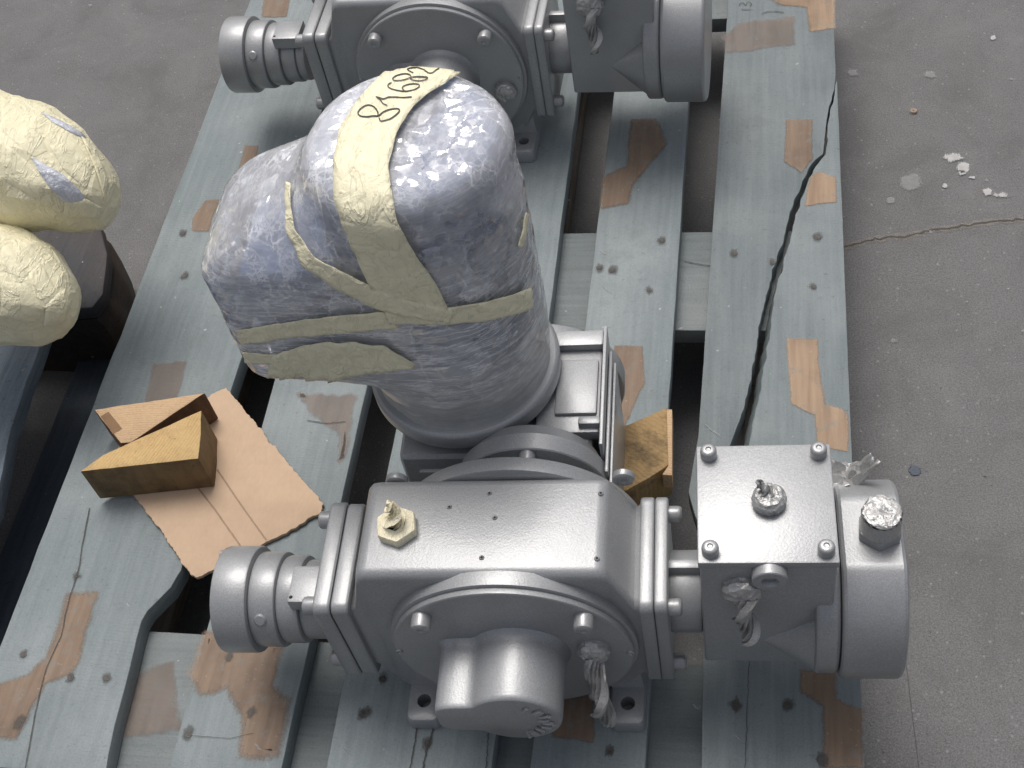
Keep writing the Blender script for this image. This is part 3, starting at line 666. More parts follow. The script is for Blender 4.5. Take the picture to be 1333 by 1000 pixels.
# feet
for s_ in (-1, 1):
    bm = bmesh.new(); fx = s_ * .0885
    pts_o = rrect(fx, .004, .0145, .0235, .006); hole = [(fx + .0062 * cos(t * 2 * pi / 28 + pi * .04), -.001 + .0062 * sin(t * 2 * pi / 28 + pi * .04)) for t in range(28)]
    def ringz(pts, z, k=0):
        cx_, cy_ = fx, .004
        return [bm.verts.new((p[0] - (k if p[0] > cx_ else -k), p[1] - (k if p[1] > cy_ else -k), z)) for p in pts]
    r0 = ringz(pts_o, .0006); r1 = ringz(pts_o, .014); r2 = ringz(pts_o, .0167, .0012); r3 = ringz(pts_o, .0175, .003)
    h0 = [bm.verts.new((p[0], p[1], .0175)) for p in hole]; h1 = [bm.verts.new((p[0], p[1], .0008)) for p in hole]
    n_ = 28
    for p_, q_ in ((r0, r1), (r1, r2), (r2, r3), (h0, h1)):
        for i in range(n_): bm.faces.new((p_[i], p_[(i + 1) % n_], q_[(i + 1) % n_], q_[i]))
    ang = lambda v, c_: math.atan2(v.co.y - c_[1], v.co.x - c_[0]) % (2 * pi)
    ra = sorted(r3, key=lambda v: ang(v, (fx, .004))); ha = sorted(h0, key=lambda v: ang(v, (fx, -.001)))
    for i in range(n_): bm.faces.new((ra[i], ra[(i + 1) % n_], ha[(i + 1) % n_], ha[i]))
    ft = U('foot', bm)
    bm = bmesh.new(); loft(bm, [[(fx + x_ * wx, y_, z_) for x_, y_ in ((-1, yb), (1, yb), (1, .05), (-1, .05))] for z_, wx, yb in ((.0005, .0142, .0125), (.02, .0135, .0135), (.034, .012, .0165), (.075, .010, .02))]); U('foot_web', bm)
# flanges on both ends
def flange(xs, y0, y1, z0, z1, name, r=.008):
    bm = bmesh.new(); x0, x1 = xs
    secs_ = []
    for x, k in ((x0, .0012), (x0 + (x1 - x0) * .06, .0004), (x0 + (x1 - x0) * .14, 0), (x1 - (x1 - x0) * .14, 0), (x1 - (x1 - x0) * .06, .0004), (x1, .0012)):
        secs_.append([(x, a_, b_) for a_, b_ in rrect((y0 + y1) / 2, (z0 + z1) / 2, (y1 - y0) / 2 - k, (z1 - z0) / 2 - k, r)])
    loft(bm, secs_); return U(name, bm)
fl1 = flange((-.1355, -.1215), .0055, .108, .052, .171, 'flange'); fl2 = flange((-.150, -.1362), .0045, .109, .051, .172, 'flange')
for y, z in ((.017, .158), (.097, .158), (.017, .065), (.097, .065)):
    bm = bmesh.new(); bolt(bm, 'x', y, z, -.150, -.012, .0075); U('bolt', bm, SILVER_DARK, fl2)
fr1 = flange((.1075, .1187), .0055, .109, .045, .174, 'flange'); fr2 = flange((.1192, .1295), .0055, .109, .045, .174, 'flange')
for y, z in ((.016, .158), (.098, .160), (.016, .064), (.098, .064)):
    bm = bmesh.new(); bolt(bm, 'x', y, z, .1295, .0105, .0068); U('bolt', bm, SILVER_DARK, fr2)
# stepped shaft end on the left
SY, SZ = .0535, .101
def step(t0, t1, r, nm='shaft_collar', bev=.002):
    bm = bmesh.new(); cyl(bm, 'x', SY, SZ, t0, t1, r, bev, 72); return U(nm, bm)
sh = [step(-.251, -.220, .0455), step(-.220, -.197, .0405), step(-.197, -.178, .0372), step(-.178, -.160, .0335), step(-.160, -.149, .0315)]
bm = bmesh.new(); cyl(bm, 'x', SY + .033, SZ + .018, -.2505, -.2600, .0042, .0008, 16); sh.append(U('index_pin', bm, SILVER_DARK))
q = L2(325, 826, 'x', -.209); qd = Vector((0, q.y - SY, q.z - SZ)).normalized()
bm = bmesh.new(); lathe(bm, 'z', 0, 0, [(-.002, .0055), (.0012, .0055), (.0022, .0042), (.0024, 0)], 20)
bmesh.ops.transform(bm, matrix=Matrix.Translation(Vector((-.209, SY, SZ)) + qd * .0399) @ qd.to_track_quat('Z', 'Y').to_matrix().to_4x4(), verts=bm.verts); sh.append(U('grub_screw', bm, SILVER_DARK))
bm = bmesh.new(); box(bm, -.1825, -.1502, .028, .062, .128, .1435, .0022); lk = U('locking_block', bm); sh.append(lk)
bm = bmesh.new(); lathe(bm, 'z', -.1795, .0325, [(.1436, .0016), (.1439, .001), (.1436, 0)], 10); U('rivet', bm, BLACK, lk)
# rivet holes in the housing top
for x, y in ((637, 642), (782, 642), (644, 674), (627, 726), (777, 727), (585, 660), (651, 752)):
    c_ = L2(x, y, 'z', .2102); bm = bmesh.new(); lathe(bm, 'z', c_.x, c_.y, [(.2103, .0022), (.2109, .0018), (.2104, .0009), (.2104, 0)], 12); U('rivet', bm, SILVER_DARK, hous)
    bm = bmesh.new(); lathe(bm, 'z', c_.x, c_.y, [(.21065, .00105), (.21068, 0)], 10); U('rivet_hole', bm, BLACK, hous)
# breather plug wrapped in yellow tape
c_ = L2(516, 684, 'z', .216); bm = bmesh.new()
lathe(bm, 'z', c_.x, c_.y, [(.2095, .0168), (.2175, .0172), (.2188, .0165), (.2194, .013), (.222, .009)], 48, lambda a: hexfn(a + .35))
twist_tail(bm, [(c_.x, c_.y, .2185), (c_.x - .0005, c_.y, .226), (c_.x + .0005, c_.y + .002, .235), (c_.x - .001, c_.y + .003, .2445)], [.0095, .0075, .0062, .0022], 1.1, 3, .12)
U('wrapped_plug', bm, m_tape('pale_plug_tape', (.96, .88, .64)), sharp=40)['label'] = 'plug wrapped in pale yellow tape with a twisted tip'
# lantern piece between the right flange and the box
bm = bmesh.new(); cyl(bm, 'x', .052, .117, .1290, .1545, .033, .002, 56); U('coupling_sleeve', bm)
bm = bmesh.new(); box(bm, .1285, .1545, .049, .057, .140, .160, .002); U('coupling_rib', bm)
# control box
BX0, BX1, BY0, BY1, BZ0, BZ1 = .154, .2525, .007, .108, .081, .2335
bm = bmesh.new(); box(bm, BX0 + .001, BX1 - .001, BY0 + .001, BY1 - .001, BZ0, BZ1, .003, 3); cb = U('gear_box', bm)
bm = bmesh.new(); box(bm, BX0, BX1, BY0, BY1, BZ1 + .0004, BZ1 + .0078, .0014); lid = U('box_lid', bm, par=cb)
ZL = BZ1 + .0078
for sx in (0, 1):
    for sy in (0, 1):
        bm = bmesh.new(); bolt(bm, 'z', (BX0 + .009, BX1 - .009)[sx], (BY0 + .009, BY1 - .009)[sy], ZL - .0005, .0095, .0062); U('bolt', bm, SILVER_DARK, cb)
c_ = L2(1001, 651, 'z', ZL + .004); bm = bmesh.new()
lump(bm, 'z', c_.x, c_.y, [(ZL, .0118), (ZL + .004, .0124), (ZL + .008, .0122), (ZL + .0115, .0095), (ZL + .013, 0)], 5, .14, 2.2)
twist_tail(bm, [(c_.x - .001, c_.y + .002, ZL + .011), (c_.x - .003, c_.y + .003, ZL + .016), (c_.x - .007, c_.y + .005, ZL + .019), (c_.x - .0085, c_.y + .003, ZL + .0225)], [.006, .0046, .0036, .0016], .9, 1, .2)
U('wrapped_plug', bm, FOIL, sharp=12)['label'] = 'painted tape knot on the box lid'
# front of the box: collar with hex socket, taped plug with hanging twist
c_ = L2(1002, 752, 'y', .003); bm = bmesh.new()
lathe(bm, 'y', c_.x, c_.z, [(.008, .0128), (.0, .0128), (-.0008, .012), (-.001, .0065), (.001, .0052), (.003, .0048), (.003, 0)], 40); U('socket_plug', bm, par=cb)
def hanging(cx_, y_, cz_, R_, drop, seed, nm='wrapped_plug', out=.018, dx=0, tail=.0062):
    bm = bmesh.new()
    lump(bm, 'y', cx_, cz_, [(y_ + .001, R_ * 1.02), (y_ - .005, R_ * 1.05), (y_ - .009, R_ * .9), (y_ - .0115, R_ * .5), (y_ - .012, 0)], seed, .16, 2.6)
    path = [(cx_, y_ - .009, cz_ - .001), (cx_ + dx * .2, y_ - out * .75, cz_ - drop * .16), (cx_ + dx * .5, y_ - out, cz_ - drop * .45), (cx_ + dx * .8, y_ - out * 1.1, cz_ - drop * .75), (cx_ + dx, y_ - out * 1.15, cz_ - drop)]
    twist_tail(bm, path, [R_ * .72, tail * .85, tail, tail * 1.05, tail * .6], .8, seed, .42)
    return U(nm, bm, FOIL, sharp=24)
c_ = L2(967, 777, 'y', .0); hanging(c_.x, .008, c_.z, .0145, .052, 2, out=.017, dx=.0025, tail=.0088)['label'] = 'taped plug with a short twist on the box front'
c_ = L2(773, 851, 'y', -.005); h2 = hanging(c_.x, 0.0, c_.z, .0125, .063, 6, out=.032, dx=.006, tail=.0092); h2['label'] = 'taped plug with a long hanging twist on the cover'
# drum beside the box
DY, DZ = .0595, .124
def drum(t0, t1, r, flat, nm, n=120, bev=.003):
    bm = bmesh.new()
    secs_ = []
    for t, k in ((t0, bev), (t0 + bev * .35, bev * .35), (t0 + bev, 0), (t1 - bev, 0), (t1 - bev * .35, bev * .35), (t1, bev)):
        s2 = []
        for i in range(n):
            a_ = 2 * pi * (i + .5) / n; y, z = (r - k) * cos(a_), (r - k) * sin(a_); s2.append((t, DY + y, min(DZ + z, flat - k)))
        secs_.append(s2)
    loft(bm, secs_); return U(nm, bm, sharp=28)
dr0 = drum(.2385, .2572, .0735, .192, 'drum_collar'); dr = drum(.2578, .3055, .0775, .1955, 'drum', bev=.0035)
bm = bmesh.new()                                       # conical gusset running from the box front into the drum collar
secs_ = []
for t in range(9):
    f = t / 8; x = .199 + .041 * f
    secs_.append([(x, .0095 + .0195 * f * cos(a_), .119 - .002 * f + .0375 * f * sin(a_) + .0005 * cos(a_)) for a_ in [2 * pi * k / 40 for k in range(40)]] if t else [(x, .0095 + .0006 * cos(a_), .119 + .0006 * sin(a_)) for a_ in [2 * pi * k / 40 for k in range(40)]])
loft(bm, secs_); U('gusset', bm, sharp=60)
c_ = L2(1145, 690, 'z', .198); bm = bmesh.new()
lathe(bm, 'z', c_.x, c_.y, [(.195, .0172), (.2025, .0172), (.2042, .0162), (.2042, .0)], 48, lambda a: hexfn(a + .6)); U('plug_nut', bm, par=dr)
bm = bmesh.new(); lathe(bm, 'z', c_.x, c_.y, [(.204, .0152), (.214, .0148), (.221, .0145)], 40)
lump(bm, 'z', c_.x, c_.y, [(.221, .0145), (.2245, .0138), (.2255, .0095), (.2255, 0)], 8, .2, 3.2, 48, 7)
U('wrapped_plug', bm, FOIL, sharp=12)['label'] = 'hexagon plug capped in crumpled painted tape on the drum'
c_ = L2(1105, 622, 'z', .19); bm = bmesh.new()
gv = []
for i in range(15):
    row = []
    for j in range(9):
        u_, v_ = i / 14 - .5, j / 8 - .5
        z_ = .184 + .010 * noise.noise(Vector((u_ * 5, v_ * 4, 1.7))) + .03 * max(0, u_) ** 2 * 3 + .006 * noise.noise(Vector((u_ * 12, v_ * 9, 4)))
        row.append(bm.verts.new((c_.x - .004 + u_ * .046 * (1 - .3 * v_), c_.y + .006 + v_ * .022 * (1.1 - u_), z_)))
    gv.append(row)
for i in range(14):
    for j in range(8): bm.faces.new((gv[i][j], gv[i + 1][j], gv[i + 1][j + 1], gv[i][j + 1]))
o = U('tape_scrap', bm, FOIL, sharp=30); md = o.modifiers.new('thick', 'SOLIDIFY'); md.thickness = .0006
# rear: boss, spacer ring, worm gear body
bm = bmesh.new(); lathe(bm, 'y', CX, CZ, [(.1045, 0), (.1045, .1035), (.1055, .105), (.117, .1045), (.119, .103), (.119, 0)], 96); U('rear_boss', bm)
RX, RZ = .016, .146
bm = bmesh.new(); lathe(bm, 'y', RX, RZ, [(.119, .05), (.130, .05), (.1305, .0625), (.1315, .0635), (.146, .0635), (.148, .062), (.16, .055)], 72); rr1 = U('spacer_ring', bm)
for a_ in (15, 88, 160):
    bm = bmesh.new(); bolt(bm, 'y', RX + .055 * cos(radians(a_)), RZ + .055 * sin(radians(a_)), .131, -.011, .0068); U('bolt', bm, SILVER_DARK, rr1)
for s_ in (-1, 1):
    bm = bmesh.new(); bolt(bm, 'y', CX + s_ * .092, CZ + .085, .112, -.006, .009); U('bolt', bm, SILVER_DARK, rr1)
bm = bmesh.new(); box(bm, -.1, .066, .152, .272, .03, .168, .008, 3); gb = U('worm_housing', bm)
bm = bmesh.new(); box(bm, -.085, -.045, .1485, .16, .05, .150, .003); U('housing_rib', bm, par=gb)
bm = bmesh.new(); box(bm, .018, .0725, .168, .276, .165, .1775, .003); U('mounting_pad', bm, par=gb)
bm = bmesh.new(); box(bm, .034, .070, .185, .243, .177, .1815, .0022); U('name_plate', bm, par=gb)
bm = bmesh.new(); box(bm, .030, .0735, .255, .272, .177, .186, .002); U('mounting_pad', bm, par=gb)
bm = bmesh.new(); box(bm, .055, .0735, .172, .180, .172, .1845, .002); U('mounting_pad', bm, par=gb)
for i, (x0, x1, y0, y1, z0, z1) in enumerate(((.0735, .0765, .150, .276, .012, .186), (.0772, .080, .135, .262, .012, .168), (.0806, .083, .125, .255, .012, .160))):
    bm = bmesh.new(); box(bm, x0, x1, y0, y1, z0, z1, .0008); U('side_plate', bm, par=gb)
bm = bmesh.new(); cyl(bm, 'y', .012, .105, .268, .288, .074, .002, 72); U('rear_cover', bm, par=gb)
bm = bmesh.new(); box(bm, -.11, .09, .13, .28, .0008, .0116, .002); U('base_foot', bm, par=gb)

# motor under the wrap
MX, MY = -.0448, .2325
bm = bmesh.new(); lathe(bm, 'z', MX, MY, [(.16, .06), (.172, .064), (.178, .074), (.182, .0815), (.186, .083), (.196, .083), (.1985, .0815), (.2, .079), (.2, 0)], 96); U('motor_flange', bm)
bm = bmesh.new(); lathe(bm, 'z', MX, MY, [(.198, .07), (.40, .07), (.401, .0752), (.443, .0745), (.45, .071), (.4515, .066), (.4515, 0)], 72); mo = U('motor', bm, BLUE)
bm = bmesh.new()
for k in range(36):
    a_ = 2 * pi * k / 36
    if abs(a_ - pi) < .5: continue
    b2 = bmesh.new(); box(b2, .068, .0765, -.0012, .0012, .225, .395, 0); bmesh.ops.transform(b2, matrix=Matrix.Translation((MX, MY, 0)) @ Matrix.Rotation(a_, 4, 'Z'), verts=b2.verts)
    me_ = bpy.data.meshes.new('t'); b2.to_mesh(me_); b2.free(); bm.from_mesh(me_); bpy.data.meshes.remove(me_)
tag(U('cooling_fins', bm, BLUE, mo), kind='stuff')
bm = bmesh.new(); box(bm, -.188, -.108, .186, .276, .258, .366, .006, 3); U('terminal_box', bm, BLUE, mo)
# stretch film: hull round motor and terminal box, star-shaped about the motor axis
def hull_r(ang_list, rad, box_w):
    pts = [(rad * cos(2 * pi * k / 72), rad * sin(2 * pi * k / 72)) for k in range(72)]
    if box_w > 0:
        for q in rrect(-.098, .0, .064, .067, .030, 6):
            x, y = q[0] , q[1] + (.2325 - MY); pts.append((x * 1.0 - .006, y))
    h = [pts[i] for i in convex_hull_2d([Vector(p) for p in pts])]
    out = []
    n_ = len(h)
    for a_ in ang_list:
        d = (cos(a_), sin(a_)); best = 0
        for i in range(n_):
            x1_, y1_ = h[i]; x2_, y2_ = h[(i + 1) % n_]; ex, ey = x2_ - x1_, y2_ - y1_; den = d[0] * ey - d[1] * ex
            if abs(den) < 1e-12: continue
            t_ = (x1_ * ey - y1_ * ex) / den; s_ = (x1_ * d[1] - y1_ * d[0]) / den
            if t_ > 0 and -1e-6 <= s_ <= 1 + 1e-6: best = max(best, t_)
        out.append(best)
    return out
NA, NZ = 300, 150
ANG = [2 * pi * k / NA for k in range(NA)]
HC = hull_r(ANG, .0775, 0); HB = hull_r(ANG, .0775, 1)
sst = lambda a, b, x: (lambda t: t * t * (3 - 2 * t))(min(1, max(0, (x - a) / (b - a))))
ZTOP = .462
prof = []                                              # (z, shrink) : wall, rounded shoulder, top disc
for k in range(NZ): prof.append((.197 + (.438 - .197) * k / (NZ - 1), 1.0))
for k in range(1, 15):
    a_ = pi / 2 * k / 14; prof.append((.438 + .024 * sin(a_), 1 - .30 * (1 - cos(a_))))
for k in range(1, 24): prof.append((ZTOP + .002 * k / 23, .70 * (1 - k / 23.5)))
def film_pt(k_a, z, sh_, smooth=None):
    a_ = ANG[k_a % NA]
    w_ = sst(.232, .268, z) * (1 - sst(.372, .448, z))
    r = HC[k_a % NA] + (HB[k_a % NA] - HC[k_a % NA]) * w_
    if z < .235: r = r + (.0735 - r) * (1 - sst(.201, .235, z))
    ca, sa = cos(a_), sin(a_)
    q = Vector((ca * r * sh_, sa * r * sh_, z))
    bun = .35 + .65 * sst(.36, .42, z)
    rid = lambda v: 1 - 2.2 * abs(noise.noise(v))
    d = .0026 * noise.noise(q * 13 + Vector((3, 1, 0))) * bun + .0009 * rid(q * 30) * bun
    tw = Vector((ca * 2.2, sa * 2.2, (z + .035 * a_) * 26)); d += .0012 * rid(tw) * (1 - sst(.40, .44, z)); d += .0006 * rid(tw * 2.3) * (1 - sst(.40, .44, z))
    if smooth is not None: d = smooth
    if sh_ < .72: return Vector((MX + ca * r * sh_, MY + sa * r * sh_, z + d * .8 - .002 * (1 - sh_ / .7) * noise.noise(q * 9)))
    return Vector((MX + ca * (r * sh_ + d), MY + sa * (r * sh_ + d), z + d * .4 * (1 - sh_) * 3))
bm = bmesh.new(); rows = []
for z, sh_ in prof: rows.append([bm.verts.new(film_pt(k, z, sh_)) for k in range(NA)])
for p_, q_ in zip(rows, rows[1:]):
    for k in range(NA): bm.faces.new((p_[k], p_[(k + 1) % NA], q_[(k + 1) % NA], q_[k]))
tp = bm.verts.new((MX, MY, ZTOP + .002))
for k in range(NA): bm.faces.new((rows[-1][k], rows[-1][(k + 1) % NA], tp))
b2 = bmesh.new(); rw = [[b2.verts.new(film_pt(k, z, sh_, .0046)) for k in range(0, NA, 2)] for z, sh_ in prof[::2]]
for p_, q_ in zip(rw, rw[1:]):
    for k in range(NA // 2): b2.faces.new((p_[k], p_[(k + 1) % (NA // 2)], q_[(k + 1) % (NA // 2)], q_[k]))
b2.normal_update(); BV = BVHTree.FromBMesh(b2); b2.free()
wrap = U('plastic_wrap', bm, FILM, sharp=180); wrap['label'] = 'clear crinkled stretch film wrapped round the blue motor'
def onfilm(x, y, off):
    h, n_, i_, d_ = BV.ray_cast(LC, lray(x, y))
    if h is None: return None
    n_ = n_ if n_.dot(lray(x, y)) < 0 else -n_
    return h + n_ * off
TAPES = []
def tape(left, right, seed=0, n=46, m=9, off=.0004, nm='tape_strip', amp=.0016):
    A_ = resample([(x, y, 0) for x, y in left], n); B_ = resample([(x, y, 0) for x, y in right], n)
    bm = bmesh.new(); g = []
    for i in range(n):
        row = []
        for j in range(m):
            f = j / (m - 1); p_ = A_[i].lerp(B_[i], f); e_ = .9 * noise.noise(Vector((i * .35, seed, 0))) if j in (0, m - 1) else 0
            h = onfilm(p_.x + e_, p_.y, off + amp * (noise.noise(Vector((i * .22, j * .7, seed))) + .5 * noise.noise(Vector((i * .6, j * .4, seed + 5)))))
            row.append(bm.verts.new(h) if h is not None else None)
        g.append(row)
    for i in range(n - 1):
        for j in range(m - 1):
            q = (g[i][j], g[i + 1][j], g[i + 1][j + 1], g[i][j + 1])
            if None not in q and max((q[k].co - q[(k + 1) % 4].co).length for k in range(4)) < .03: bm.faces.new(q)
    bmesh.ops.delete(bm, geom=[v for v in bm.verts if not v.link_faces], context='VERTS')
    for _ in range(1): bmesh.ops.smooth_vert(bm, verts=bm.verts, factor=.5, use_axis_x=True, use_axis_y=True, use_axis_z=True)
    o = U(nm, bm, TAPE, wrap, sharp=180); md = o.modifiers.new('thick', 'SOLIDIFY'); md.thickness = .0006; md.offset = 1
    return o
tape([(307, 431), (350, 423), (402, 415), (450, 410), (499, 406)], [(313, 450), (350, 444), (402, 438), (470, 432), (521, 427)], 1)
tape([(499, 404), (545, 401), (586, 399), (640, 391), (692, 374)], [(505, 422), (545, 421), (590, 422), (640, 417), (694, 403)], 2, off=.0009)
tape([(316, 458), (345, 461), (372, 462)], [(318, 473), (345, 474), (366, 473)], 3, n=20)
tape([(353, 462), (390, 449), (429, 443), (465, 445), (499, 449), (541, 472)], [(343, 510), (402, 504), (440, 496), (472, 487), (500, 484), (538, 480)], 4, off=.0012, amp=.0024)
t1 = tape([(506, 86), (494, 100), (464, 130), (441, 168), (433, 206), (434, 260), (456, 319), (478, 368), (500, 406)], [(608, 93), (586, 106), (542, 136), (518, 176), (507, 217), (518, 287), (542, 330), (569, 368), (586, 403)], 5, n=70, off=.0008)
t1['label'] = 'broad masking tape with the handwritten number 81682'
tape([(374, 236), (372, 270), (375, 303), (394, 346), (445, 379), (499, 405), (586, 421)], [(380, 238), (381, 270), (386, 298), (411, 334), (483, 370), (530, 388), (592, 402)], 6, n=60, m=6, off=.0013)
tape([(685, 276), (680, 300), (673, 322)], [(689, 278), (685, 302), (680, 324)], 7, n=12, m=4)
TB = BVHTree.FromPolygons([v.co.copy() for v in t1.data.vertices], [tuple(p.vertices) for p in t1.data.polygons])
def ontape(x, y):
    d = lray(x, y); h, n_, *_ = TB.ray_cast(LC, d)
    if h is None: return None
    return h + (n_ if n_.dot(d) < 0 else -n_) * .0012
# the number, drawn with a marker on the broad tape
K = lambda p_: (450 + p_[0] / 7.694, 70 + p_[1] / 7.694)
bm = bmesh.new()
for st, wd in (([(330, 640), (325, 590), (290, 540), (240, 520), (190, 530), (140, 570), (118, 610), (150, 640), (220, 645), (290, 632), (330, 640), (370, 600), (430, 572), (490, 562), (540, 560), (545, 590), (500, 630), (450, 665), (390, 682), (345, 690), (338, 650)], 1.35),
               ([(420, 530), (375, 510), (350, 470), (305, 440), (380, 465), (430, 445), (500, 445), (580, 450), (665, 443)], 1.2),
               ([(462, 300), (430, 315), (420, 340), (450, 360), (500, 375), (560, 388), (620, 388), (690, 372), (740, 345), (740, 318), (690, 312), (630, 318), (580, 335), (565, 360), (590, 382)], 1.1),
               ([(655, 250), (660, 228), (620, 212), (560, 215), (500, 235), (465, 265), (490, 280), (550, 278), (610, 265), (655, 245), (720, 238), (835, 245), (800, 270), (740, 283), (680, 275), (645, 255)], 1.0),
               ([(680, 203), (640, 185), (615, 168), (650, 155), (720, 150), (780, 170), (835, 208), (870, 205), (905, 175), (942, 155)], 1.0)):
    # smooth the stroke, then lay it as a flat ribbon on the tape
    pts_ = resample([(*K(q), 0) for q in st], 70)
    for _ in range(2): pts_ = [pts_[0]] + [(pts_[i - 1] + pts_[i] * 2 + pts_[i + 1]) / 4 for i in range(1, len(pts_) - 1)] + [pts_[-1]]
    L_, R_ = [], []
    for i, p_ in enumerate(pts_):
        t_ = (pts_[min(i + 1, 69)] - pts_[max(i - 1, 0)]).normalized(); nn = Vector((-t_.y, t_.x, 0)); ww = wd * .62 * (1 + .25 * noise.noise(Vector((i * .12, wd * 9, 0))))
        hl = ontape(p_.x + nn.x * ww, p_.y + nn.y * ww); hr = ontape(p_.x - nn.x * ww, p_.y - nn.y * ww)
        L_.append(hl); R_.append(hr)
    for i in range(69):
        q = (L_[i], L_[i + 1], R_[i + 1], R_[i])
        if None in q: continue
        bm.faces.new([bm.verts.new(v) for v in q])
num = U('handwritten_number', bm, INK, wrap, sharp=180)

# ------------------------------------------------------------------ second drive, far end of the pallet
def kids(o): return [c for c in ALL if c.parent == o]
ALL = list(COL.objects)
u2 = unit.copy(); COL.objects.link(u2); u2.location = (-.055, .7885, PT); u2.rotation_euler = (0, 0, radians(-1.2))
u2['label'] = 'silver gear drive at the far end of the pallet, cut off by the photo top'
SHN = set(o.name for o in sh)
for ch in kids(unit):
    if ch == h2: continue
    c2 = ch.copy(); COL.objects.link(c2); c2.parent = u2
    if ch.name in SHN: c2.location = (-.020, .010, .002)
    if 'label' in c2 and ch != wrap: del c2['label']
    if ch == wrap: c2['label'] = 'clear stretch film round the far motor'
    for g_ in kids(ch):
        if g_ == num: continue
        d_ = g_.copy(); COL.objects.link(d_); d_.parent = c2
        if 'label' in d_: del d_['label']
# its front plug has a short taped end of its own
bm = bmesh.new(); lump(bm, 'y', .078, .094, [(.001, .0125), (-.005, .0132), (-.009, .0115), (-.012, .006), (-.0125, 0)], 11, .2, 2.6); fin(bm, 'wrapped_plug', FOIL, u2, sharp=30)

# ------------------------------------------------------------------ loose wood and cardboard
def wedge(name, px, zt, zb, mat, sidemat, label, cat, grp=None, amp=.0006):
    pts = [at(x, y, zt) for x, y in px]; c = sum(pts, Vector()) / len(pts)
    root = bmesh.new(); poly = jag([(p.x - c.x, p.y - c.y) for p in pts], .008, amp, len(name) + px[0][0])
    prism(root, poly, 0, zt - zb, .0012)
    o = fin(root, name, mat); o.location = (c.x, c.y, zb)
    o.data.materials.append(sidemat)
    for p in o.data.polygons:
        if abs(p.normal.z) < .5: p.material_index = 1
    return tag(o, label, cat, grp)
cz = PT + .0045
cp = [(294, 505), (330, 548), (372, 600), (421, 655), (418, 668), (388, 685), (344, 708), (300, 732), (264, 750), (256, 753), (246, 748), (228, 718), (205, 685), (176, 648), (150, 600), (160, 560), (215, 540), (262, 522)]
pts = [at(x, y, cz) for x, y in cp]; c = sum(pts, Vector()) / len(pts)
bm = bmesh.new(); prism(bm, jag(jag([(p.x * 1. - c.x + R.uniform(-.0012, .0012), p.y - c.y + R.uniform(-.0012, .0012)) for p in pts], .007, .0013, 3), .0016, .0016, 9, 330), 0, .0042, .0005)
card = fin(bm, 'cardboard_sheet', CARD); card.location = (c.x, c.y, PT + .001); tag(card, 'flat torn piece of brown corrugated cardboard lying under the two wood wedges', 'cardboard')
for px in ([(252, 628), (280, 664), (318, 718)], [(283, 612), (312, 655), (347, 704)]):
    a_ = resample([at(*q, cz) - c for q in px], 20); o = strip('crease_shade_strip', a_, .0016, .0045, m_mark('crease_shade', (.36, .235, .155), .7, .3, 200), card)  # darker strips paint the shade of the folds onto the flat card
w1 = wedge('wood_wedge', [(104, 614), (134, 592), (200, 562), (262, 534), (261, 566), (258, 597)], cz + .052, cz + .001, YELLOW, DARKW, 'yellow sawn wood wedge with dark side, in front on the cardboard', 'wood wedge', 'wood wedges on the pallet')
w2 = wedge('wood_wedge', [(122, 533), (190, 523), (267, 511), (243, 527), (200, 556), (170, 576), (157, 577)], cz + .047, cz + .001, PALE, REDDISH, 'pale pine wedge with curved growth rings, behind the yellow wedge', 'wood wedge', 'wood wedges on the pallet')
q_ = [at(x, y, cz + .0474) for x, y in ((131, 542), (141, 536), (159, 558), (147, 565))]; o_ = patch('notch_shade_patch', [q - w2.location for q in q_], cz + .0474 - w2.location.z, m_mark('notch_shade', (.2, .11, .05), 1, .1), w2, .0006, .01, 0)  # flat dark patch: the shade of a notch painted on the wedge top
w3 = wedge('wood_wedge', [(796, 562), (830, 547), (869, 530), (871, 570), (872, 604), (845, 622), (812, 640), (797, 610)], PT + .052, PT + .001, BROWNW, BROWNW, 'stained brown wood wedge standing between the gear housing and the lidded box', 'wood wedge', 'wood wedges on the pallet')
pl = [at(x, y, PT + .0524) - w3.location for x, y in ((868, 533), (875, 533), (875, 619), (862, 618), (870, 606))]
bm = bmesh.new(); prism(bm, [(p.x, p.y) for p in pl], .030, .0516, .0006); fin(bm, 'sawn_edge', PALE, w3)

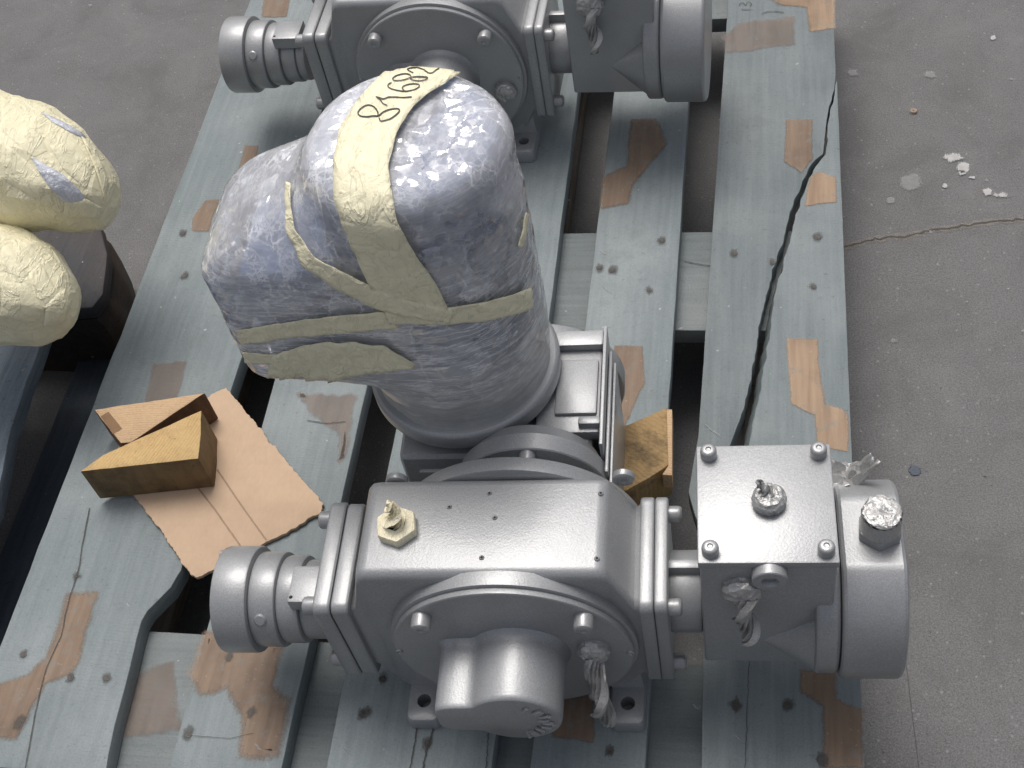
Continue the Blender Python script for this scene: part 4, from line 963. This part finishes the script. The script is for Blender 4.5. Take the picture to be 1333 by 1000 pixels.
# ------------------------------------------------------------------ yellow-wrapped bundles on the dark pallet
def bundle(stations, label, seed, tear=None):
    """stations: list of (px, py, z, half_up, half_depth) along the bundle from hidden end to tip"""
    pts = [at(x, y, z) for x, y, z, _, _ in stations]; base = Vector((pts[-1].x - .15, pts[-1].y, .14))
    root = tag(empty('wrapped_bundle', base), label, 'wrapped bundle', 'yellow wrapped bundles on the dark pallet')
    n = 30; P = resample([p - base for p in pts], n); k = len(stations); m = 20; AL = [0]
    for a_, b_ in zip(pts, pts[1:]): AL.append(AL[-1] + (b_ - a_).length)
    bm = bmesh.new(); rows = []
    for i in range(n):
        t_ = AL[-1] * i / (n - 1); a_ = max(q for q in range(k - 1) if AL[q] <= t_ + 1e-9); fr2 = min(1, (t_ - AL[a_]) / (AL[a_ + 1] - AL[a_]))
        ry = stations[a_][3] * (1 - fr2) + stations[a_ + 1][3] * fr2; rz = stations[a_][4] * (1 - fr2) + stations[a_ + 1][4] * fr2
        row = []
        for j in range(m):
            t = 2 * pi * j / m; ex = .8
            y_ = ry * math.copysign(abs(cos(t)) ** ex, cos(t)); z_ = rz * math.copysign(abs(sin(t)) ** ex, sin(t))
            q = Vector((P[i].x, P[i].y + y_, P[i].z + z_))
            d = .007 * noise.noise(q * 19 + Vector((seed, 0, 0))) + .0032 * noise.noise(q * 55 + Vector((0, seed, 0)))
            nn = Vector((0, cos(t), sin(t))); row.append(bm.verts.new(q + nn * d))
        rows.append(row)
    for p_, q_ in zip(rows, rows[1:]):
        for j in range(m): bm.faces.new((p_[j], p_[(j + 1) % m], q_[(j + 1) % m], q_[j]))
    bm.faces.new(rows[-1]); bm.faces.new(rows[0][::-1])
    bm.normal_update(); bv = BVHTree.FromBMesh(bm); tearbm = None
    body = fin(bm, 'tape_wrapping', PAPER, root, sharp=11)
    def cast(x, y, off):
        h, n_, *_ = bv.ray_cast(CAM_LOC - base, ray(x, y).normalized())
        return None if h is None else h + (n_ if n_.dot(ray(x, y)) < 0 else -n_) * off
    return root, cast
tipc = (128, 236)
b1, cast1 = bundle([(-120, 172, .36, .086, .074), (-20, 200, .352, .079, .068), (35, 216, .345, .069, .061), (75, 227, .34, .060, .055), (108, 238, .334, .050, .047), (132, 247, .329, .038, .036), (143, 251, .327, .025, .024), (148, 253, .325, .012, .011)], 'upper yellow-taped bundle at the left edge, torn open to show clear film', 3)
b2, cast2 = bundle([(-120, 356, .30, .068, .062), (-20, 364, .294, .064, .058), (25, 371, .29, .059, .054), (56, 380, .287, .051, .047), (77, 389, .285, .038, .036), (88, 395, .284, .025, .024), (94, 398, .283, .012, .011)], 'lower yellow-taped bundle at the left edge, without a tear', 8)
def sheet(nm, px, cast, mat, par, off, rings=5):
    ctr = Vector((sum(p[0] for p in px) / len(px), sum(p[1] for p in px) / len(px))); bm = bmesh.new(); prev = None
    out = resample([(x, y, 0) for x, y in px + [px[0]]], 41)[:-1]
    c0 = cast(ctr.x, ctr.y, off); 
    if c0 is None: return
    cv = bm.verts.new(c0)
    for r_ in range(1, rings + 1):
        row = []
        for q in out:
            p_ = ctr + (q.xy - ctr) * (r_ / rings); h = cast(p_.x, p_.y, off if r_ < rings else off * .3); row.append(bm.verts.new(h if h is not None else c0))
        for i in range(len(row)):
            j = (i + 1) % len(row)
            if prev is None: bm.faces.new((cv, row[i], row[j]))
            else: bm.faces.new((prev[i], row[i], row[j], prev[j]))
        prev = row
    return fin(bm, nm, mat, par, sharp=180)
FT = m_simple('film_over_grey', (.58, .595, .65), .22, .15, 120, .35, .8, .004)
sheet('torn_opening', [(40, 204), (58, 214), (80, 226), (104, 248), (113, 264), (100, 271), (82, 262), (66, 246), (52, 226)], cast1, FT, b1, .002)
sheet('film_edge', [(52, 146), (75, 156), (97, 168), (112, 178), (110, 181), (94, 174), (72, 162)], cast1, FT, b1, .002)

for k, px in enumerate(([(2, 118), (34, 136), (62, 196), (44, 205), (2, 170)], [(2, 182), (40, 214), (60, 240), (52, 262), (2, 232)], [(64, 190), (98, 186), (122, 214), (112, 246), (84, 222)], [(84, 262), (112, 258), (136, 272), (128, 284), (82, 284)], [(104, 176), (122, 190), (141, 238), (136, 262), (124, 222)])):
    sheet('tape_strip', px, cast1, PAPER, b1, .0012 + .0004 * k)
for k, px in enumerate(([(2, 306), (24, 308), (50, 348), (30, 362), (2, 352)], [(34, 330), (56, 346), (76, 384), (62, 400), (38, 362)], [(2, 366), (36, 370), (58, 404), (44, 424), (2, 410)], [(60, 396), (84, 374), (92, 396), (84, 420), (56, 426)])):
    sheet('tape_strip', px, cast2, PAPER, b2, .0012 + .0004 * k)
